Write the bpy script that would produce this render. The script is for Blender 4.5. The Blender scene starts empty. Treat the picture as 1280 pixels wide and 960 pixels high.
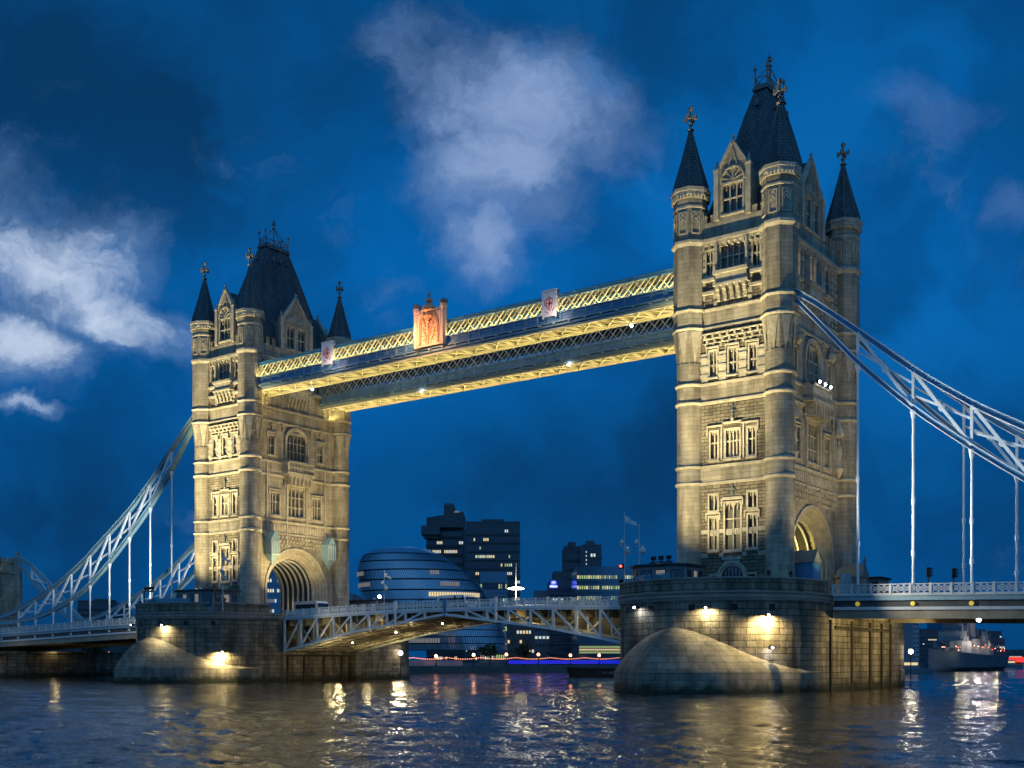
import bpy, math, random
from mathutils import Vector
random.seed(7)
S = bpy.context.scene
COL = S.collection
PI = math.pi
R_ = math.radians
# ------------------------------------------------------------------ camera
YAW = 36.331
CAM = (94.23, -121.385, 3.2)
FPX, HY = 1426.8, 824.1
cd = bpy.data.cameras.new('camera'); co = bpy.data.objects.new('camera', cd); COL.objects.link(co)
co.location = CAM; co.rotation_euler = (R_(90), 0, R_(YAW))
cd.sensor_width = 36; cd.lens = 36*FPX/1280
cd.shift_y = (HY-480)/1280
cd.clip_start = 0.5; cd.clip_end = 20000
S.camera = co
S.render.resolution_x = 1024; S.render.resolution_y = 768
S.view_settings.view_transform = 'Standard'; S.view_settings.look = 'None'
S.view_settings.exposure = 0; S.view_settings.gamma = 1
S.view_settings.use_curve_mapping = False
FWD = (-math.sin(R_(YAW)), math.cos(R_(YAW))); RGT = (math.cos(R_(YAW)), math.sin(R_(YAW)))
def at(px, Z):                      # ground position Z metres ahead, seen at column px
    t = (px-640)/FPX
    return CAM[0]+Z*(FWD[0]+RGT[0]*t), CAM[1]+Z*(FWD[1]+RGT[1]*t)
def zz(py, Z): return 3.2+(HY-py)*Z/FPX

# ------------------------------------------------------------------ sky
def nn(nt, t, **k):
    n = nt.nodes.new(t)
    for a, b in k.items():
        if a == 'i':
            for q, v in b.items(): n.inputs[q].default_value = v
        else: setattr(n, a, b)
    return n
W = bpy.data.worlds.new("World"); S.world = W; W.use_nodes = True
nt = W.node_tree; nt.nodes.clear(); L = nt.links.new
out = nn(nt, 'ShaderNodeOutputWorld'); bg = nn(nt, 'ShaderNodeBackground', i={'Strength': 1.0}); L(bg.outputs[0], out.inputs[0])
tc = nn(nt, 'ShaderNodeTexCoord')
def vm(op, a, b=None):
    n = nn(nt, 'ShaderNodeVectorMath', operation=op)
    for i, x in ((0, a), (1, b)):
        if x is None: continue
        if isinstance(x, tuple): n.inputs[i].default_value = x
        else: L(x, n.inputs[i])
    return n
def mt(op, a, b=None, c=None, clamp=False):
    n = nn(nt, 'ShaderNodeMath', operation=op, use_clamp=clamp)
    for i, x in ((0, a), (1, b), (2, c)):
        if x is None: continue
        if isinstance(x, (int, float)): n.inputs[i].default_value = x
        else: L(x, n.inputs[i])
    return n.outputs[0]
def mixc(f, a, b, bt='MIX'):
    n = nn(nt, 'ShaderNodeMix', data_type='RGBA', blend_type=bt)
    for i, x in ((0, f), (6, a), (7, b)):
        if isinstance(x, (int, float)): n.inputs[i].default_value = x
        elif isinstance(x, tuple): n.inputs[i].default_value = x if len(x) == 4 else (*x, 1)
        else: L(x, n.inputs[i])
    return n.outputs[2]
dirv = tc.outputs['Generated']
nrm = vm('NORMALIZE', dirv).outputs[0]
# tangent-plane sky coordinates toward the south-west
df = mt('MAXIMUM', vm('DOT_PRODUCT', nrm, (FWD[0], FWD[1], 0)).outputs['Value'], 0.15)
du = mt('DIVIDE', vm('DOT_PRODUCT', nrm, (RGT[0], RGT[1], 0)).outputs['Value'], df)
dz = nn(nt, 'ShaderNodeSeparateXYZ'); L(nrm, dz.inputs[0])
dv = mt('DIVIDE', dz.outputs[2], df)
uv = nn(nt, 'ShaderNodeCombineXYZ'); L(du, uv.inputs[0]); L(dv, uv.inputs[1])
def noise(vec, sc, det=6, rough=0.55, off=(0, 0, 0), dist=0.0):
    m = nn(nt, 'ShaderNodeMapping'); L(vec, m.inputs[0]); m.inputs['Location'].default_value = off
    n = nn(nt, 'ShaderNodeTexNoise', i={'Scale': sc, 'Detail': det, 'Roughness': rough, 'Distortion': dist}); L(m.outputs[0], n.inputs['Vector'])
    return n
wr = noise(uv.outputs[0], 5.5, 6, .6, (3, 1, 0))
wv = vm('SUBTRACT', wr.outputs['Color'], (.5, .5, .5)).outputs[0]
wv = vm('MULTIPLY', wv, (.16, .16, 0)).outputs[0]
uvw = vm('ADD', uv.outputs[0], wv).outputs[0]
def blob(px, py, rx, ry, ang=0, soft=1.0):
    m = nn(nt, 'ShaderNodeMapping', vector_type='TEXTURE'); L(uvw, m.inputs[0])
    m.inputs['Location'].default_value = ((px-640)/FPX, (HY-py)/FPX, 0)
    m.inputs['Rotation'].default_value = (0, 0, R_(ang))
    m.inputs['Scale'].default_value = (rx/FPX, ry/FPX, 1)
    ln = vm('LENGTH', m.outputs[0]).outputs['Value']
    mr = nn(nt, 'ShaderNodeMapRange', interpolation_type='SMOOTHSTEP', i={'From Min': 0.0, 'From Max': 1.0*soft+.35, 'To Min': 1.0, 'To Max': 0.0}); L(ln, mr.inputs[0])
    return mr.outputs[0]
sky_n = nn(nt, 'ShaderNodeTexSky', sky_type='NISHITA', sun_disc=False, sun_elevation=R_(-2), sun_rotation=R_(60), ozone_density=6)
grad = nn(nt, 'ShaderNodeValToRGB'); L(dv, grad.inputs[0])
cr = grad.color_ramp
cr.elements[0].position = 0; cr.elements[0].color = (.001, .055, .195, 1)
cr.elements[1].position = .62; cr.elements[1].color = (.001, .068, .235, 1)
e = cr.elements.new(.12); e.color = (.001, .080, .280, 1)
e = cr.elements.new(.34); e.color = (.001, .118, .410, 1)
base = mixc(1.0, grad.outputs[0], mixc(.02, (0, 0, 0), sky_n.outputs[0]), 'ADD')
# brighter clear patches and broad dark cloud decks
dk = noise(uvw, 2.4, 8, .58, (5.3, 2.2, 0), .3)
dk2 = noise(uvw, 5.5, 7, .55, (2.7, 9.1, 0), .1)
def rng(x, a, b, lo=0.0, hi=1.0):
    m = nn(nt, 'ShaderNodeMapRange', interpolation_type='SMOOTHSTEP', i={'From Min': a, 'From Max': b, 'To Min': lo, 'To Max': hi}); L(x, m.inputs[0]); return m.outputs[0]
dkf = mt('ADD', mt('MULTIPLY', rng(dk.outputs[0], .36, .66), .62), mt('MULTIPLY', rng(dk2.outputs[0], .40, .62), .48))
b_dark = mt('MAXIMUM', blob(270, 130, 280, 160, 20), mt('MAXIMUM', blob(90, 640, 280, 140), mt('MAXIMUM', blob(700, 600, 460, 120, 5), blob(40, 60, 190, 160))))
b_bright = mt('MAXIMUM', blob(1110, 300, 260, 330), mt('MAXIMUM', blob(760, 160, 180, 220), blob(180, 250, 160, 110)))
dark_f = mt('MINIMUM', mt('ADD', mt('MULTIPLY', b_dark, .40), mt('MULTIPLY', dkf, .60)), .92)
c1 = mixc(dark_f, base, (.0025, .034, .108))
lit_f = mt('MULTIPLY', mt('ADD', mt('MULTIPLY', b_bright, .8), .15), rng(dk2.outputs[0], .56, .36, .1, 1.0))
c2 = mixc(mt('MULTIPLY', lit_f, .62), c1, (.004, .165, .52))
# pale clouds
fine = noise(uvw, 6, 10, .68, (1, 7, 0), .25)
mid = noise(uvw, 3.4, 7, .6, (8, 2, 0), .3)
def cloud(maskv, amt, lo, hi, n1=fine):
    x = mt('ADD', maskv, mt('MULTIPLY', mt('SUBTRACT', n1.outputs[0], .5), 1.75))
    m = nn(nt, 'ShaderNodeMapRange', interpolation_type='SMOOTHSTEP', i={'From Min': lo, 'From Max': hi, 'To Min': 0.0, 'To Max': amt}); L(x, m.inputs[0])
    return m.outputs[0]
central = mt('MAXIMUM', mt('MAXIMUM', blob(640, 120, 215, 120, -6), blob(632, 215, 125, 125, 20)), mt('MAXIMUM', blob(603, 315, 60, 95), mt('MULTIPLY', blob(490, 80, 80, 110, 20), .75)))
left = mt('MAXIMUM', mt('MAXIMUM', blob(60, 325, 230, 115, -28), blob(20, 435, 150, 90)), mt('MAXIMUM', blob(20, 523, 80, 22), blob(150, 400, 150, 60, -20)))
rightc = mt('MAXIMUM', blob(1150, 150, 150, 60, -10), blob(1275, 270, 60, 50))
c3 = mixc(cloud(central, .85, .12, 1.30), c2, (.195, .315, .580))
c3 = mixc(cloud(central, .60, .66, 1.3), c3, (.34, .45, .70))
c4 = mixc(cloud(left, .85, .12, 1.25), c3, (.160, .290, .530))
c4 = mixc(cloud(left, .95, .58, 1.15), c4, (.56, .66, .84))
c5 = mixc(cloud(rightc, .40, .45, 1.4), c4, (.120, .210, .470))
rag = cloud(mt('MULTIPLY', mid.outputs[0], 1.0), .12, .55, 1.2)
c6 = mixc(rag, c5, (.05, .15, .38))
# eastern and overhead sky brightened behind the viewer, added as blue fill for stonework
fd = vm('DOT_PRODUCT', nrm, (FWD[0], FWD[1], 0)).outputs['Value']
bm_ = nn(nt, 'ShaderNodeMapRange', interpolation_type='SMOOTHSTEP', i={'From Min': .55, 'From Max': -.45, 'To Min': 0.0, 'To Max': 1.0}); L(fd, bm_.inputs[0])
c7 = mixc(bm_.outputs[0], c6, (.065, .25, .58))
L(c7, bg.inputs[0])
# no sun is up: one very faint, wide twilight key from the western sky
sd = bpy.data.lights.new('twilight', 'SUN'); sd.energy = .04; sd.angle = R_(40); sd.color = (.55, .75, 1)
so = bpy.data.objects.new('twilight', sd); COL.objects.link(so); so.rotation_euler = (R_(50), 0, R_(20))

# ------------------------------------------------------------------ materials
MATS = {}
def mat(name, col, rough=.8, metal=0, spec=.3, emit=None, es=0):
    m = bpy.data.materials.new(name); m.use_nodes = True
    b = m.node_tree.nodes['Principled BSDF']
    b.inputs['Base Color'].default_value = (*col, 1); b.inputs['Roughness'].default_value = rough
    b.inputs['Metallic'].default_value = metal; b.inputs['Specular IOR Level'].default_value = spec
    if emit: b.inputs['Emission Color'].default_value = (*emit, 1); b.inputs['Emission Strength'].default_value = es
    MATS[name] = m; return m
def mottle(name, c0, c1, sc=1.0, rough=.8, bump=.15, spec=.3, bsc=6.0, streak=False):
    m = mat(name, c0, rough, spec=spec); t = m.node_tree; b = t.nodes['Principled BSDF']
    g = t.nodes.new('ShaderNodeNewGeometry')
    mp = t.nodes.new('ShaderNodeMapping'); t.links.new(g.outputs['Position'], mp.inputs[0])
    if streak: mp.inputs['Scale'].default_value = (1, 1, .18)
    n = t.nodes.new('ShaderNodeTexNoise'); n.inputs['Scale'].default_value = sc; n.inputs['Detail'].default_value = 6; n.inputs['Roughness'].default_value = .65
    t.links.new(mp.outputs[0], n.inputs['Vector'])
    r = t.nodes.new('ShaderNodeValToRGB'); r.color_ramp.elements[0].position = .36; r.color_ramp.elements[1].position = .66
    r.color_ramp.elements[0].color = (*c0, 1); r.color_ramp.elements[1].color = (*c1, 1)
    t.links.new(n.outputs[0], r.inputs[0]); t.links.new(r.outputs[0], b.inputs['Base Color'])
    if bump:
        n2 = t.nodes.new('ShaderNodeTexNoise'); n2.inputs['Scale'].default_value = bsc; n2.inputs['Detail'].default_value = 4
        t.links.new(g.outputs['Position'], n2.inputs['Vector'])
        bp = t.nodes.new('ShaderNodeBump'); bp.inputs['Strength'].default_value = bump; bp.inputs['Distance'].default_value = .1
        t.links.new(n2.outputs[0], bp.inputs['Height']); t.links.new(bp.outputs[0], b.inputs['Normal'])
    return m
def masonry(name, a, bcol, mortar, bw, bh, msize=.012, bump=.5, rocky=0, stain=.5, tide=False, rough=.85):
    m = mat(name, a, rough, spec=.2); t = m.node_tree; b = t.nodes['Principled BSDF']; K = t.links.new
    u = t.nodes.new('ShaderNodeUVMap')
    br = t.nodes.new('ShaderNodeTexBrick'); K(u.outputs[0], br.inputs['Vector'])
    br.inputs['Color1'].default_value = (*a, 1); br.inputs['Color2'].default_value = (*bcol, 1); br.inputs['Mortar'].default_value = (*mortar, 1)
    br.inputs['Scale'].default_value = 1; br.inputs['Mortar Size'].default_value = msize; br.inputs['Mortar Smooth'].default_value = .4
    br.inputs['Brick Width'].default_value = bw; br.inputs['Row Height'].default_value = bh; br.inputs['Bias'].default_value = 0
    g = t.nodes.new('ShaderNodeNewGeometry')
    mp = t.nodes.new('ShaderNodeMapping'); mp.inputs['Scale'].default_value = (.7, .7, .13); K(g.outputs['Position'], mp.inputs[0])
    n = t.nodes.new('ShaderNodeTexNoise'); n.inputs['Scale'].default_value = 1.1; n.inputs['Detail'].default_value = 7; n.inputs['Roughness'].default_value = .62; K(mp.outputs[0], n.inputs['Vector'])
    r = t.nodes.new('ShaderNodeValToRGB'); r.color_ramp.elements[0].position = .38; r.color_ramp.elements[1].position = .60
    s = 1-stain; r.color_ramp.elements[0].color = (s, s*.97, s*.92, 1); r.color_ramp.elements[1].color = (1.05, 1.03, 1, 1); K(n.outputs[0], r.inputs[0])
    mx = t.nodes.new('ShaderNodeMix'); mx.data_type = 'RGBA'; mx.blend_type = 'MULTIPLY'; mx.inputs[0].default_value = 1
    K(br.outputs['Color'], mx.inputs[6]); K(r.outputs[0], mx.inputs[7]); last = mx.outputs[2]
    if tide:        # weed and wet mud below the tide mark (it stays put whatever the light)
        sp = t.nodes.new('ShaderNodeSeparateXYZ'); K(g.outputs['Position'], sp.inputs[0])
        n3 = t.nodes.new('ShaderNodeTexNoise'); n3.inputs['Scale'].default_value = .9; n3.inputs['Detail'].default_value = 6; K(g.outputs['Position'], n3.inputs['Vector'])
        ad = t.nodes.new('ShaderNodeMath'); ad.operation = 'MULTIPLY_ADD'; K(n3.outputs[0], ad.inputs[0]); ad.inputs[1].default_value = -1.8; K(sp.outputs[2], ad.inputs[2])
        rr = t.nodes.new('ShaderNodeMapRange'); rr.inputs['From Min'].default_value = -.55; rr.inputs['From Max'].default_value = .25; K(ad.outputs[0], rr.inputs[0])
        m2 = t.nodes.new('ShaderNodeMix'); m2.data_type = 'RGBA'; K(rr.outputs[0], m2.inputs[0]); m2.inputs[6].default_value = (.035, .036, .020, 1); K(last, m2.inputs[7]); last = m2.outputs[2]
    K(last, b.inputs['Base Color'])
    bp = t.nodes.new('ShaderNodeBump'); bp.inputs['Strength'].default_value = bump; bp.inputs['Distance'].default_value = .06; bp.invert = True
    K(br.outputs['Fac'], bp.inputs['Height'])
    if rocky:
        n4 = t.nodes.new('ShaderNodeTexNoise'); n4.inputs['Scale'].default_value = 3.2; n4.inputs['Detail'].default_value = 7; n4.inputs['Roughness'].default_value = .7; K(g.outputs['Position'], n4.inputs['Vector'])
        b2 = t.nodes.new('ShaderNodeBump'); b2.inputs['Strength'].default_value = rocky; b2.inputs['Distance'].default_value = .25; K(n4.outputs[0], b2.inputs['Height']); K(bp.outputs[0], b2.inputs['Normal']); K(b2.outputs[0], b.inputs['Normal'])
    else: K(bp.outputs[0], b.inputs['Normal'])
    return m
M = MATS
masonry('granite_face', (.31, .275, .205), (.19, .168, .125), (.07, .06, .045), .95, .36, .035, 1, .9, .35)
masonry('ashlar', (.43, .385, .295), (.32, .287, .22), (.19, .168, .125), 1.25, .46, .016, .6, .18, .42)
mottle('dressed_stone', (.33, .295, .22), (.52, .47, .365), 1.3, .8, .45, bsc=6)
masonry('pier_granite', (.27, .238, .178), (.15, .132, .10), (.04, .036, .028), 1.7, .62, .032, 1, .55, .6, tide=True)
masonry('starling_granite', (.24, .215, .165), (.18, .162, .125), (.07, .063, .05), 1.5, .62, .022, .8, .15, .40, tide=True)
mottle('pier_coping', (.20, .18, .15), (.30, .27, .215), .8, .8, .3)
masonry('slate', (.085, .11, .125), (.13, .155, .165), (.03, .036, .04), .5, .34, .04, .8, 0, .3, rough=.55)
mottle('lead', (.10, .12, .12), (.17, .19, .18), 1.5, .6, .1)
mottle('finial_stone', (.22, .19, .15), (.32, .28, .22), 3, .7, .3)
mat('gilt', (.75, .42, .12), .35, .7, .5)
mottle('blue_paint', (.045, .17, .32), (.07, .215, .37), .7, .45, .05, .5)
mottle('teal_paint', (.19, .32, .37), (.26, .39, .43), .7, .45, .05, .5)
mottle('pale_paint', (.46, .48, .46), (.60, .62, .60), .6, .45, .05, .5)
mottle('white_paint', (.66, .70, .70), (.80, .83, .82), .6, .45, .05, .5)
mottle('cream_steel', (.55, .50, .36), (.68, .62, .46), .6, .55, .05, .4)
mottle('dark_steel', (.05, .055, .06), (.09, .09, .085), .8, .6, .1)
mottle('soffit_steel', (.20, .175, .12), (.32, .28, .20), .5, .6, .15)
mat('pane', (.055, .06, .065), .18, 0, .6)
mat('blind', (.10, .092, .07), .45, 0, .4)
mottle('blind_pale', (.10, .09, .07), (.30, .27, .20), 1.6, .5, 0)
mat('lit_pane', (.3, .25, .18), .5, emit=(1, .72, .42), es=1.6)
mat('interior_glow', (1, .9, .7), .5, emit=(1, .86, .6), es=7)
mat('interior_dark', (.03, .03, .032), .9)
mat('red_paint', (.50, .05, .03), .5)
mat('white_panel', (.75, .70, .66), .6); mat('crest_panel', (.78, .50, .34), .6)
mottle('crest_gold', (.62, .27, .12), (.80, .42, .20), 5, .5, .9, .4, bsc=9)
mottle('asphalt', (.04, .04, .042), (.06, .06, .06), 2, .85, .3)
mottle('cabin_wall', (.15, .16, .17), (.21, .22, .225), .7, .7, .05)
mat('roof_felt', (.03, .032, .035), .8)
mat('glass_balustrade', (.05, .19, .27), .12, 0, .6)
mat('black_metal', (.012, .012, .014), .5)
mat('lamp_glow', (1, 1, 1), .5, emit=(1, .86, .62), es=34)
mat('lamp_glow_white', (1, 1, 1), .5, emit=(.82, .88, 1), es=34)
mat('lamp_amber', (1, .6, .3), .5, emit=(1, .42, .18), es=9)
mat('shield_yellow_glow', (.8, .6, .1), .5, emit=(1, .72, .05), es=.3)  # yellow shields given a slight glow of their own; no lamps
mat('bulb_red', (1, .2, .1), .5, emit=(1, .05, .04), es=8)
mat('bulb_string', (1, .5, .3), .5, emit=(1, .30, .15), es=3.0)
mat('blue_wash_glow', (.1, .1, 1), .5, emit=(.01, .02, 1), es=.32)
mat('red_wash_glow', (1, .1, .1), .5, emit=(1, .04, .03), es=1.2)
mat('sign_blue', (.1, .15, 1), .5, emit=(.10, .14, 1), es=1.8)
mat('sign_white', (.8, .85, 1), .5, emit=(.8, .85, 1), es=2.2)
mat('win_warm', (.4, .3, .2), .5, emit=(1, .74, .36), es=.85)
mat('win_white', (.4, .4, .4), .5, emit=(.85, .92, .82), es=.75)
mat('win_green', (.3, .4, .2), .5, emit=(.72, .95, .30), es=.45)
mat('win_dim', (.2, .2, .2), .5, emit=(.75, .62, .48), es=.22)
mottle('concrete_far', (.075, .085, .095), (.10, .11, .12), .05, .8, 0)
mottle('concrete_pale', (.16, .17, .19), (.20, .21, .23), .05, .8, 0)
mottle('brick_far', (.16, .11, .09), (.20, .14, .11), .1, .8, 0)
mat('glass_far', (.08, .18, .25), .14, .5, .9)
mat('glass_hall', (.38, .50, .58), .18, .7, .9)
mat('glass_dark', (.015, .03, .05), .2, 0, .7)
mottle('ship_grey', (.10, .125, .15), (.15, .175, .20), .2, .6, 0)
mottle('ship_pale', (.19, .20, .21), (.26, .27, .28), .2, .6, 0)
mottle('timber_dark', (.03, .025, .02), (.05, .04, .03), 1, .8, .1)
mottle('quay_stone', (.11, .10, .09), (.16, .145, .12), .3, .85, .2)
mottle('hoarding', (.34, .30, .31), (.42, .37, .37), .2, .8, 0)
mottle('leaf', (.03, .05, .02), (.05, .08, .03), .8, .8, .5)
mat('vehicle_white', (.6, .62, .62), .35, 0, .5)
mat('vehicle_dark', (.06, .07, .09), .3, 0, .5)
mat('cloth_dark', (.02, .02, .03), .9)
mat('skin', (.35, .22, .16), .6)

# ------------------------------------------------------------------ mesh builder
class MB:
    def __init__(s): s.v = []; s.f = []; s.uv = []; s.sm = []
    def face(s, pts, uv=None, smooth=False):
        i = len(s.v); s.v += [tuple(p) for p in pts]; s.f.append(tuple(range(i, i+len(pts)))); s.uv.append(uv); s.sm.append(smooth); return s
    def box(s, x0, x1, y0, y1, z0, z1):
        if x0 > x1: x0, x1 = x1, x0
        if y0 > y1: y0, y1 = y1, y0
        a = [(x0, y0, z0), (x1, y0, z0), (x1, y1, z0), (x0, y1, z0), (x0, y0, z1), (x1, y0, z1), (x1, y1, z1), (x0, y1, z1)]
        for q in ((0, 1, 5, 4), (1, 2, 6, 5), (2, 3, 7, 6), (3, 0, 4, 7), (4, 5, 6, 7), (3, 2, 1, 0)): s.face([a[k] for k in q])
        return s
    def bar(s, p, q, w, h=None, up=(0, 0, 1)):      # rectangular bar from p to q
        h = h or w; p = Vector(p); q = Vector(q); d = (q-p)
        if d.length < 1e-6: return s
        d.normalize(); up = Vector(up)
        if abs(d.dot(up)) > .99: up = Vector((0, 1, 0))
        r = d.cross(up).normalized(); u = r.cross(d).normalized(); r *= w/2; u *= h/2
        A = [p-r-u, p+r-u, p+r+u, p-r+u]; B = [x+(q-p) for x in A]
        for k in range(4): s.face([A[k], B[k], B[(k+1) % 4], A[(k+1) % 4]][::-1])
        s.face(A); s.face(B[::-1]); return s
    def tube(s, p, q, r, n=8, r2=None):
        r2 = r if r2 is None else r2; p = Vector(p); q = Vector(q); d = (q-p).normalized()
        up = Vector((0, 0, 1)) if abs(d.z) < .95 else Vector((1, 0, 0))
        a = d.cross(up).normalized(); b = d.cross(a)
        P = [p+(a*math.cos(2*PI*k/n)+b*math.sin(2*PI*k/n))*r for k in range(n)]; Q = [q+(a*math.cos(2*PI*k/n)+b*math.sin(2*PI*k/n))*r2 for k in range(n)]
        for k in range(n): s.face([P[k], P[(k+1) % n], Q[(k+1) % n], Q[k]][::-1] if False else [P[k], Q[k], Q[(k+1) % n], P[(k+1) % n]], smooth=True)
        s.face(P); s.face(Q[::-1]); return s
    def lathe(s, cx, cy, prof, n=24, rot=0, smooth=True, sy=1.0, caps=True):
        for (r0, z0), (r1, z1) in zip(prof, prof[1:]):
            for k in range(n):
                a0 = rot+2*PI*k/n; a1 = rot+2*PI*(k+1)/n
                c0, s0, c1, s1 = math.cos(a0), math.sin(a0)*sy, math.cos(a1), math.sin(a1)*sy
                R = max(r0, r1); u0, u1 = a0*R, a1*R
                pts = [(cx+r0*c0, cy+r0*s0, z0), (cx+r0*c1, cy+r0*s1, z0), (cx+r1*c1, cy+r1*s1, z1), (cx+r1*c0, cy+r1*s0, z1)]
                uvs = [(u0, z0), (u1, z0), (u1, z1), (u0, z1)]
                if r1 < 1e-4: pts = pts[:3]; uvs = uvs[:3]
                elif r0 < 1e-4: pts = pts[1:]; uvs = uvs[1:]
                s.face(pts, uvs, smooth)
        if caps:
            r, z = prof[-1]
            if r > 1e-3: s.face([(cx+r*math.cos(rot+2*PI*k/n), cy+r*math.sin(rot+2*PI*k/n)*sy, z) for k in range(n)])
            r, z = prof[0]
            if r > 1e-3: s.face([(cx+r*math.cos(rot+2*PI*k/n), cy+r*math.sin(rot+2*PI*k/n)*sy, z) for k in range(n)][::-1])
        return s
    def prism(s, poly, z0, z1, smooth=False):        # poly CCW list of (x,y)
        n = len(poly); u = 0
        for k in range(n):
            a, b = poly[k], poly[(k+1) % n]; l = math.hypot(b[0]-a[0], b[1]-a[1])
            s.face([(a[0], a[1], z0), (b[0], b[1], z0), (b[0], b[1], z1), (a[0], a[1], z1)], [(u, z0), (u+l, z0), (u+l, z1), (u, z1)], smooth); u += l
        s.face([(p[0], p[1], z1) for p in poly]); s.face([(p[0], p[1], z0) for p in poly][::-1]); return s
    def build(s, name, material, parent=None, kind=None):
        me = bpy.data.meshes.new(name); me.from_pydata(s.v, [], s.f); me.materials.append(MATS[material])
        ul = me.uv_layers.new(name='UVMap')
        for p, u, sm in zip(me.polygons, s.uv, s.sm):
            p.use_smooth = sm
            if u is None:
                nrm = p.normal
                if abs(nrm.z) > .85: t = Vector((1, 0, 0)); b = Vector((0, 1, 0))
                else: t = Vector((-nrm.y, nrm.x, 0)).normalized(); b = Vector((0, 0, 1))
                for li in p.loop_indices:
                    c = me.vertices[me.loops[li].vertex_index].co; ul.data[li].uv = (c.dot(t), c.dot(b))
            else:
                for li, w in zip(p.loop_indices, u): ul.data[li].uv = w
        if any(s.sm):
            import bmesh
            bm = bmesh.new(); bm.from_mesh(me); bmesh.ops.remove_doubles(bm, verts=bm.verts, dist=.0005); bm.to_mesh(me); bm.free()
            me.set_sharp_from_angle(angle=R_(38))
        o = bpy.data.objects.new(name, me); COL.objects.link(o)
        if parent: o.parent = parent
        if kind: o['kind'] = kind
        return o
def tag(o, label, cat, group=None, kind=None):
    o['label'] = label; o['category'] = cat
    if group: o['group'] = group
    if kind: o['kind'] = kind
    return o
def thing(name, label, cat, loc=(0, 0, 0), rz=0, group=None):
    o = bpy.data.objects.new(name, None); COL.objects.link(o); o.location = loc; o.rotation_euler = (0, 0, rz); o.empty_display_size = .5
    return tag(o, label, cat, group)
def copy_tree(o, parent=None):
    c = o.copy(); COL.objects.link(c); c.parent = parent
    for ch in list(o.children): copy_tree(ch, c)
    return c
def lamp(kind, loc, energy, col, size=.15, target=None, angle=90, blend=.5, name='lamp_light', parent=None):
    l = bpy.data.lights.new(name, kind); l.energy = energy; l.color = col; l.shadow_soft_size = size
    o = bpy.data.objects.new(name, l); COL.objects.link(o); o.location = loc
    if kind == 'SPOT': l.spot_size = R_(angle); l.spot_blend = blend
    if target is not None:
        o.rotation_euler = (Vector(target)-Vector(loc)).to_track_quat('-Z', 'Y').to_euler()
    if parent: o.parent = parent
    return o
WARM = (1, .84, .45); WARM2 = (1, .78, .36); COOL = (.85, .9, 1)

# face frames of a tower
class Face:
    def __init__(s, k, d): s.k = k; s.d = d
    def P(s, u, z, dd=0):
        d = s.d+dd
        return {'E': (u, -d, z), 'N': (d, u, z), 'W': (-u, d, z), 'S': (-d, -u, z)}[s.k]
def fq(mb, F, u0, u1, z0, z1, d=0): mb.face([F.P(u0, z0, d), F.P(u1, z0, d), F.P(u1, z1, d), F.P(u0, z1, d)])
def fbox(mb, F, u0, u1, z0, z1, d0, d1):
    a = F.P(u0, z0, d0); b = F.P(u1, z1, d1); mb.box(a[0], b[0], a[1], b[1], a[2], b[2]); return mb
def fbar(mb, F, u0, z0, u1, z1, w, d0, d1):        # bar lying in the face plane
    mb.bar(F.P(u0, z0, (d0+d1)/2), F.P(u1, z1, (d0+d1)/2), abs(d1-d0), w, up=(0, 0, 1) if abs(u1-u0) > 1e-6 else F.P(1, 0, -F.d)); return mb
def wall(mb, F, u0, u1, z0, z1, holes, depth=.5):
    us = sorted({u0, u1, *[h[0] for h in holes], *[h[1] for h in holes]}); zs = sorted({z0, z1, *[h[2] for h in holes], *[h[3] for h in holes]})
    us = [u for u in us if u0 <= u <= u1]; zs = [z for z in zs if z0 <= z <= z1]
    for a, b in zip(us, us[1:]):
        for c, d in zip(zs, zs[1:]):
            m = ((a+b)/2, (c+d)/2)
            if not any(h[0] < m[0] < h[1] and h[2] < m[1] < h[3] for h in holes): fq(mb, F, a, b, c, d)
    for h in holes:
        a, b, c, d = h
        mb.face([F.P(a, c), F.P(a, d), F.P(a, d, -depth), F.P(a, c, -depth)][::-1]); mb.face([F.P(b, c), F.P(b, d), F.P(b, d, -depth), F.P(b, c, -depth)])
        mb.face([F.P(a, c), F.P(b, c), F.P(b, c, -depth), F.P(a, c, -depth)][::-1]); mb.face([F.P(a, d), F.P(b, d), F.P(b, d, -depth), F.P(a, d, -depth)])
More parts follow.
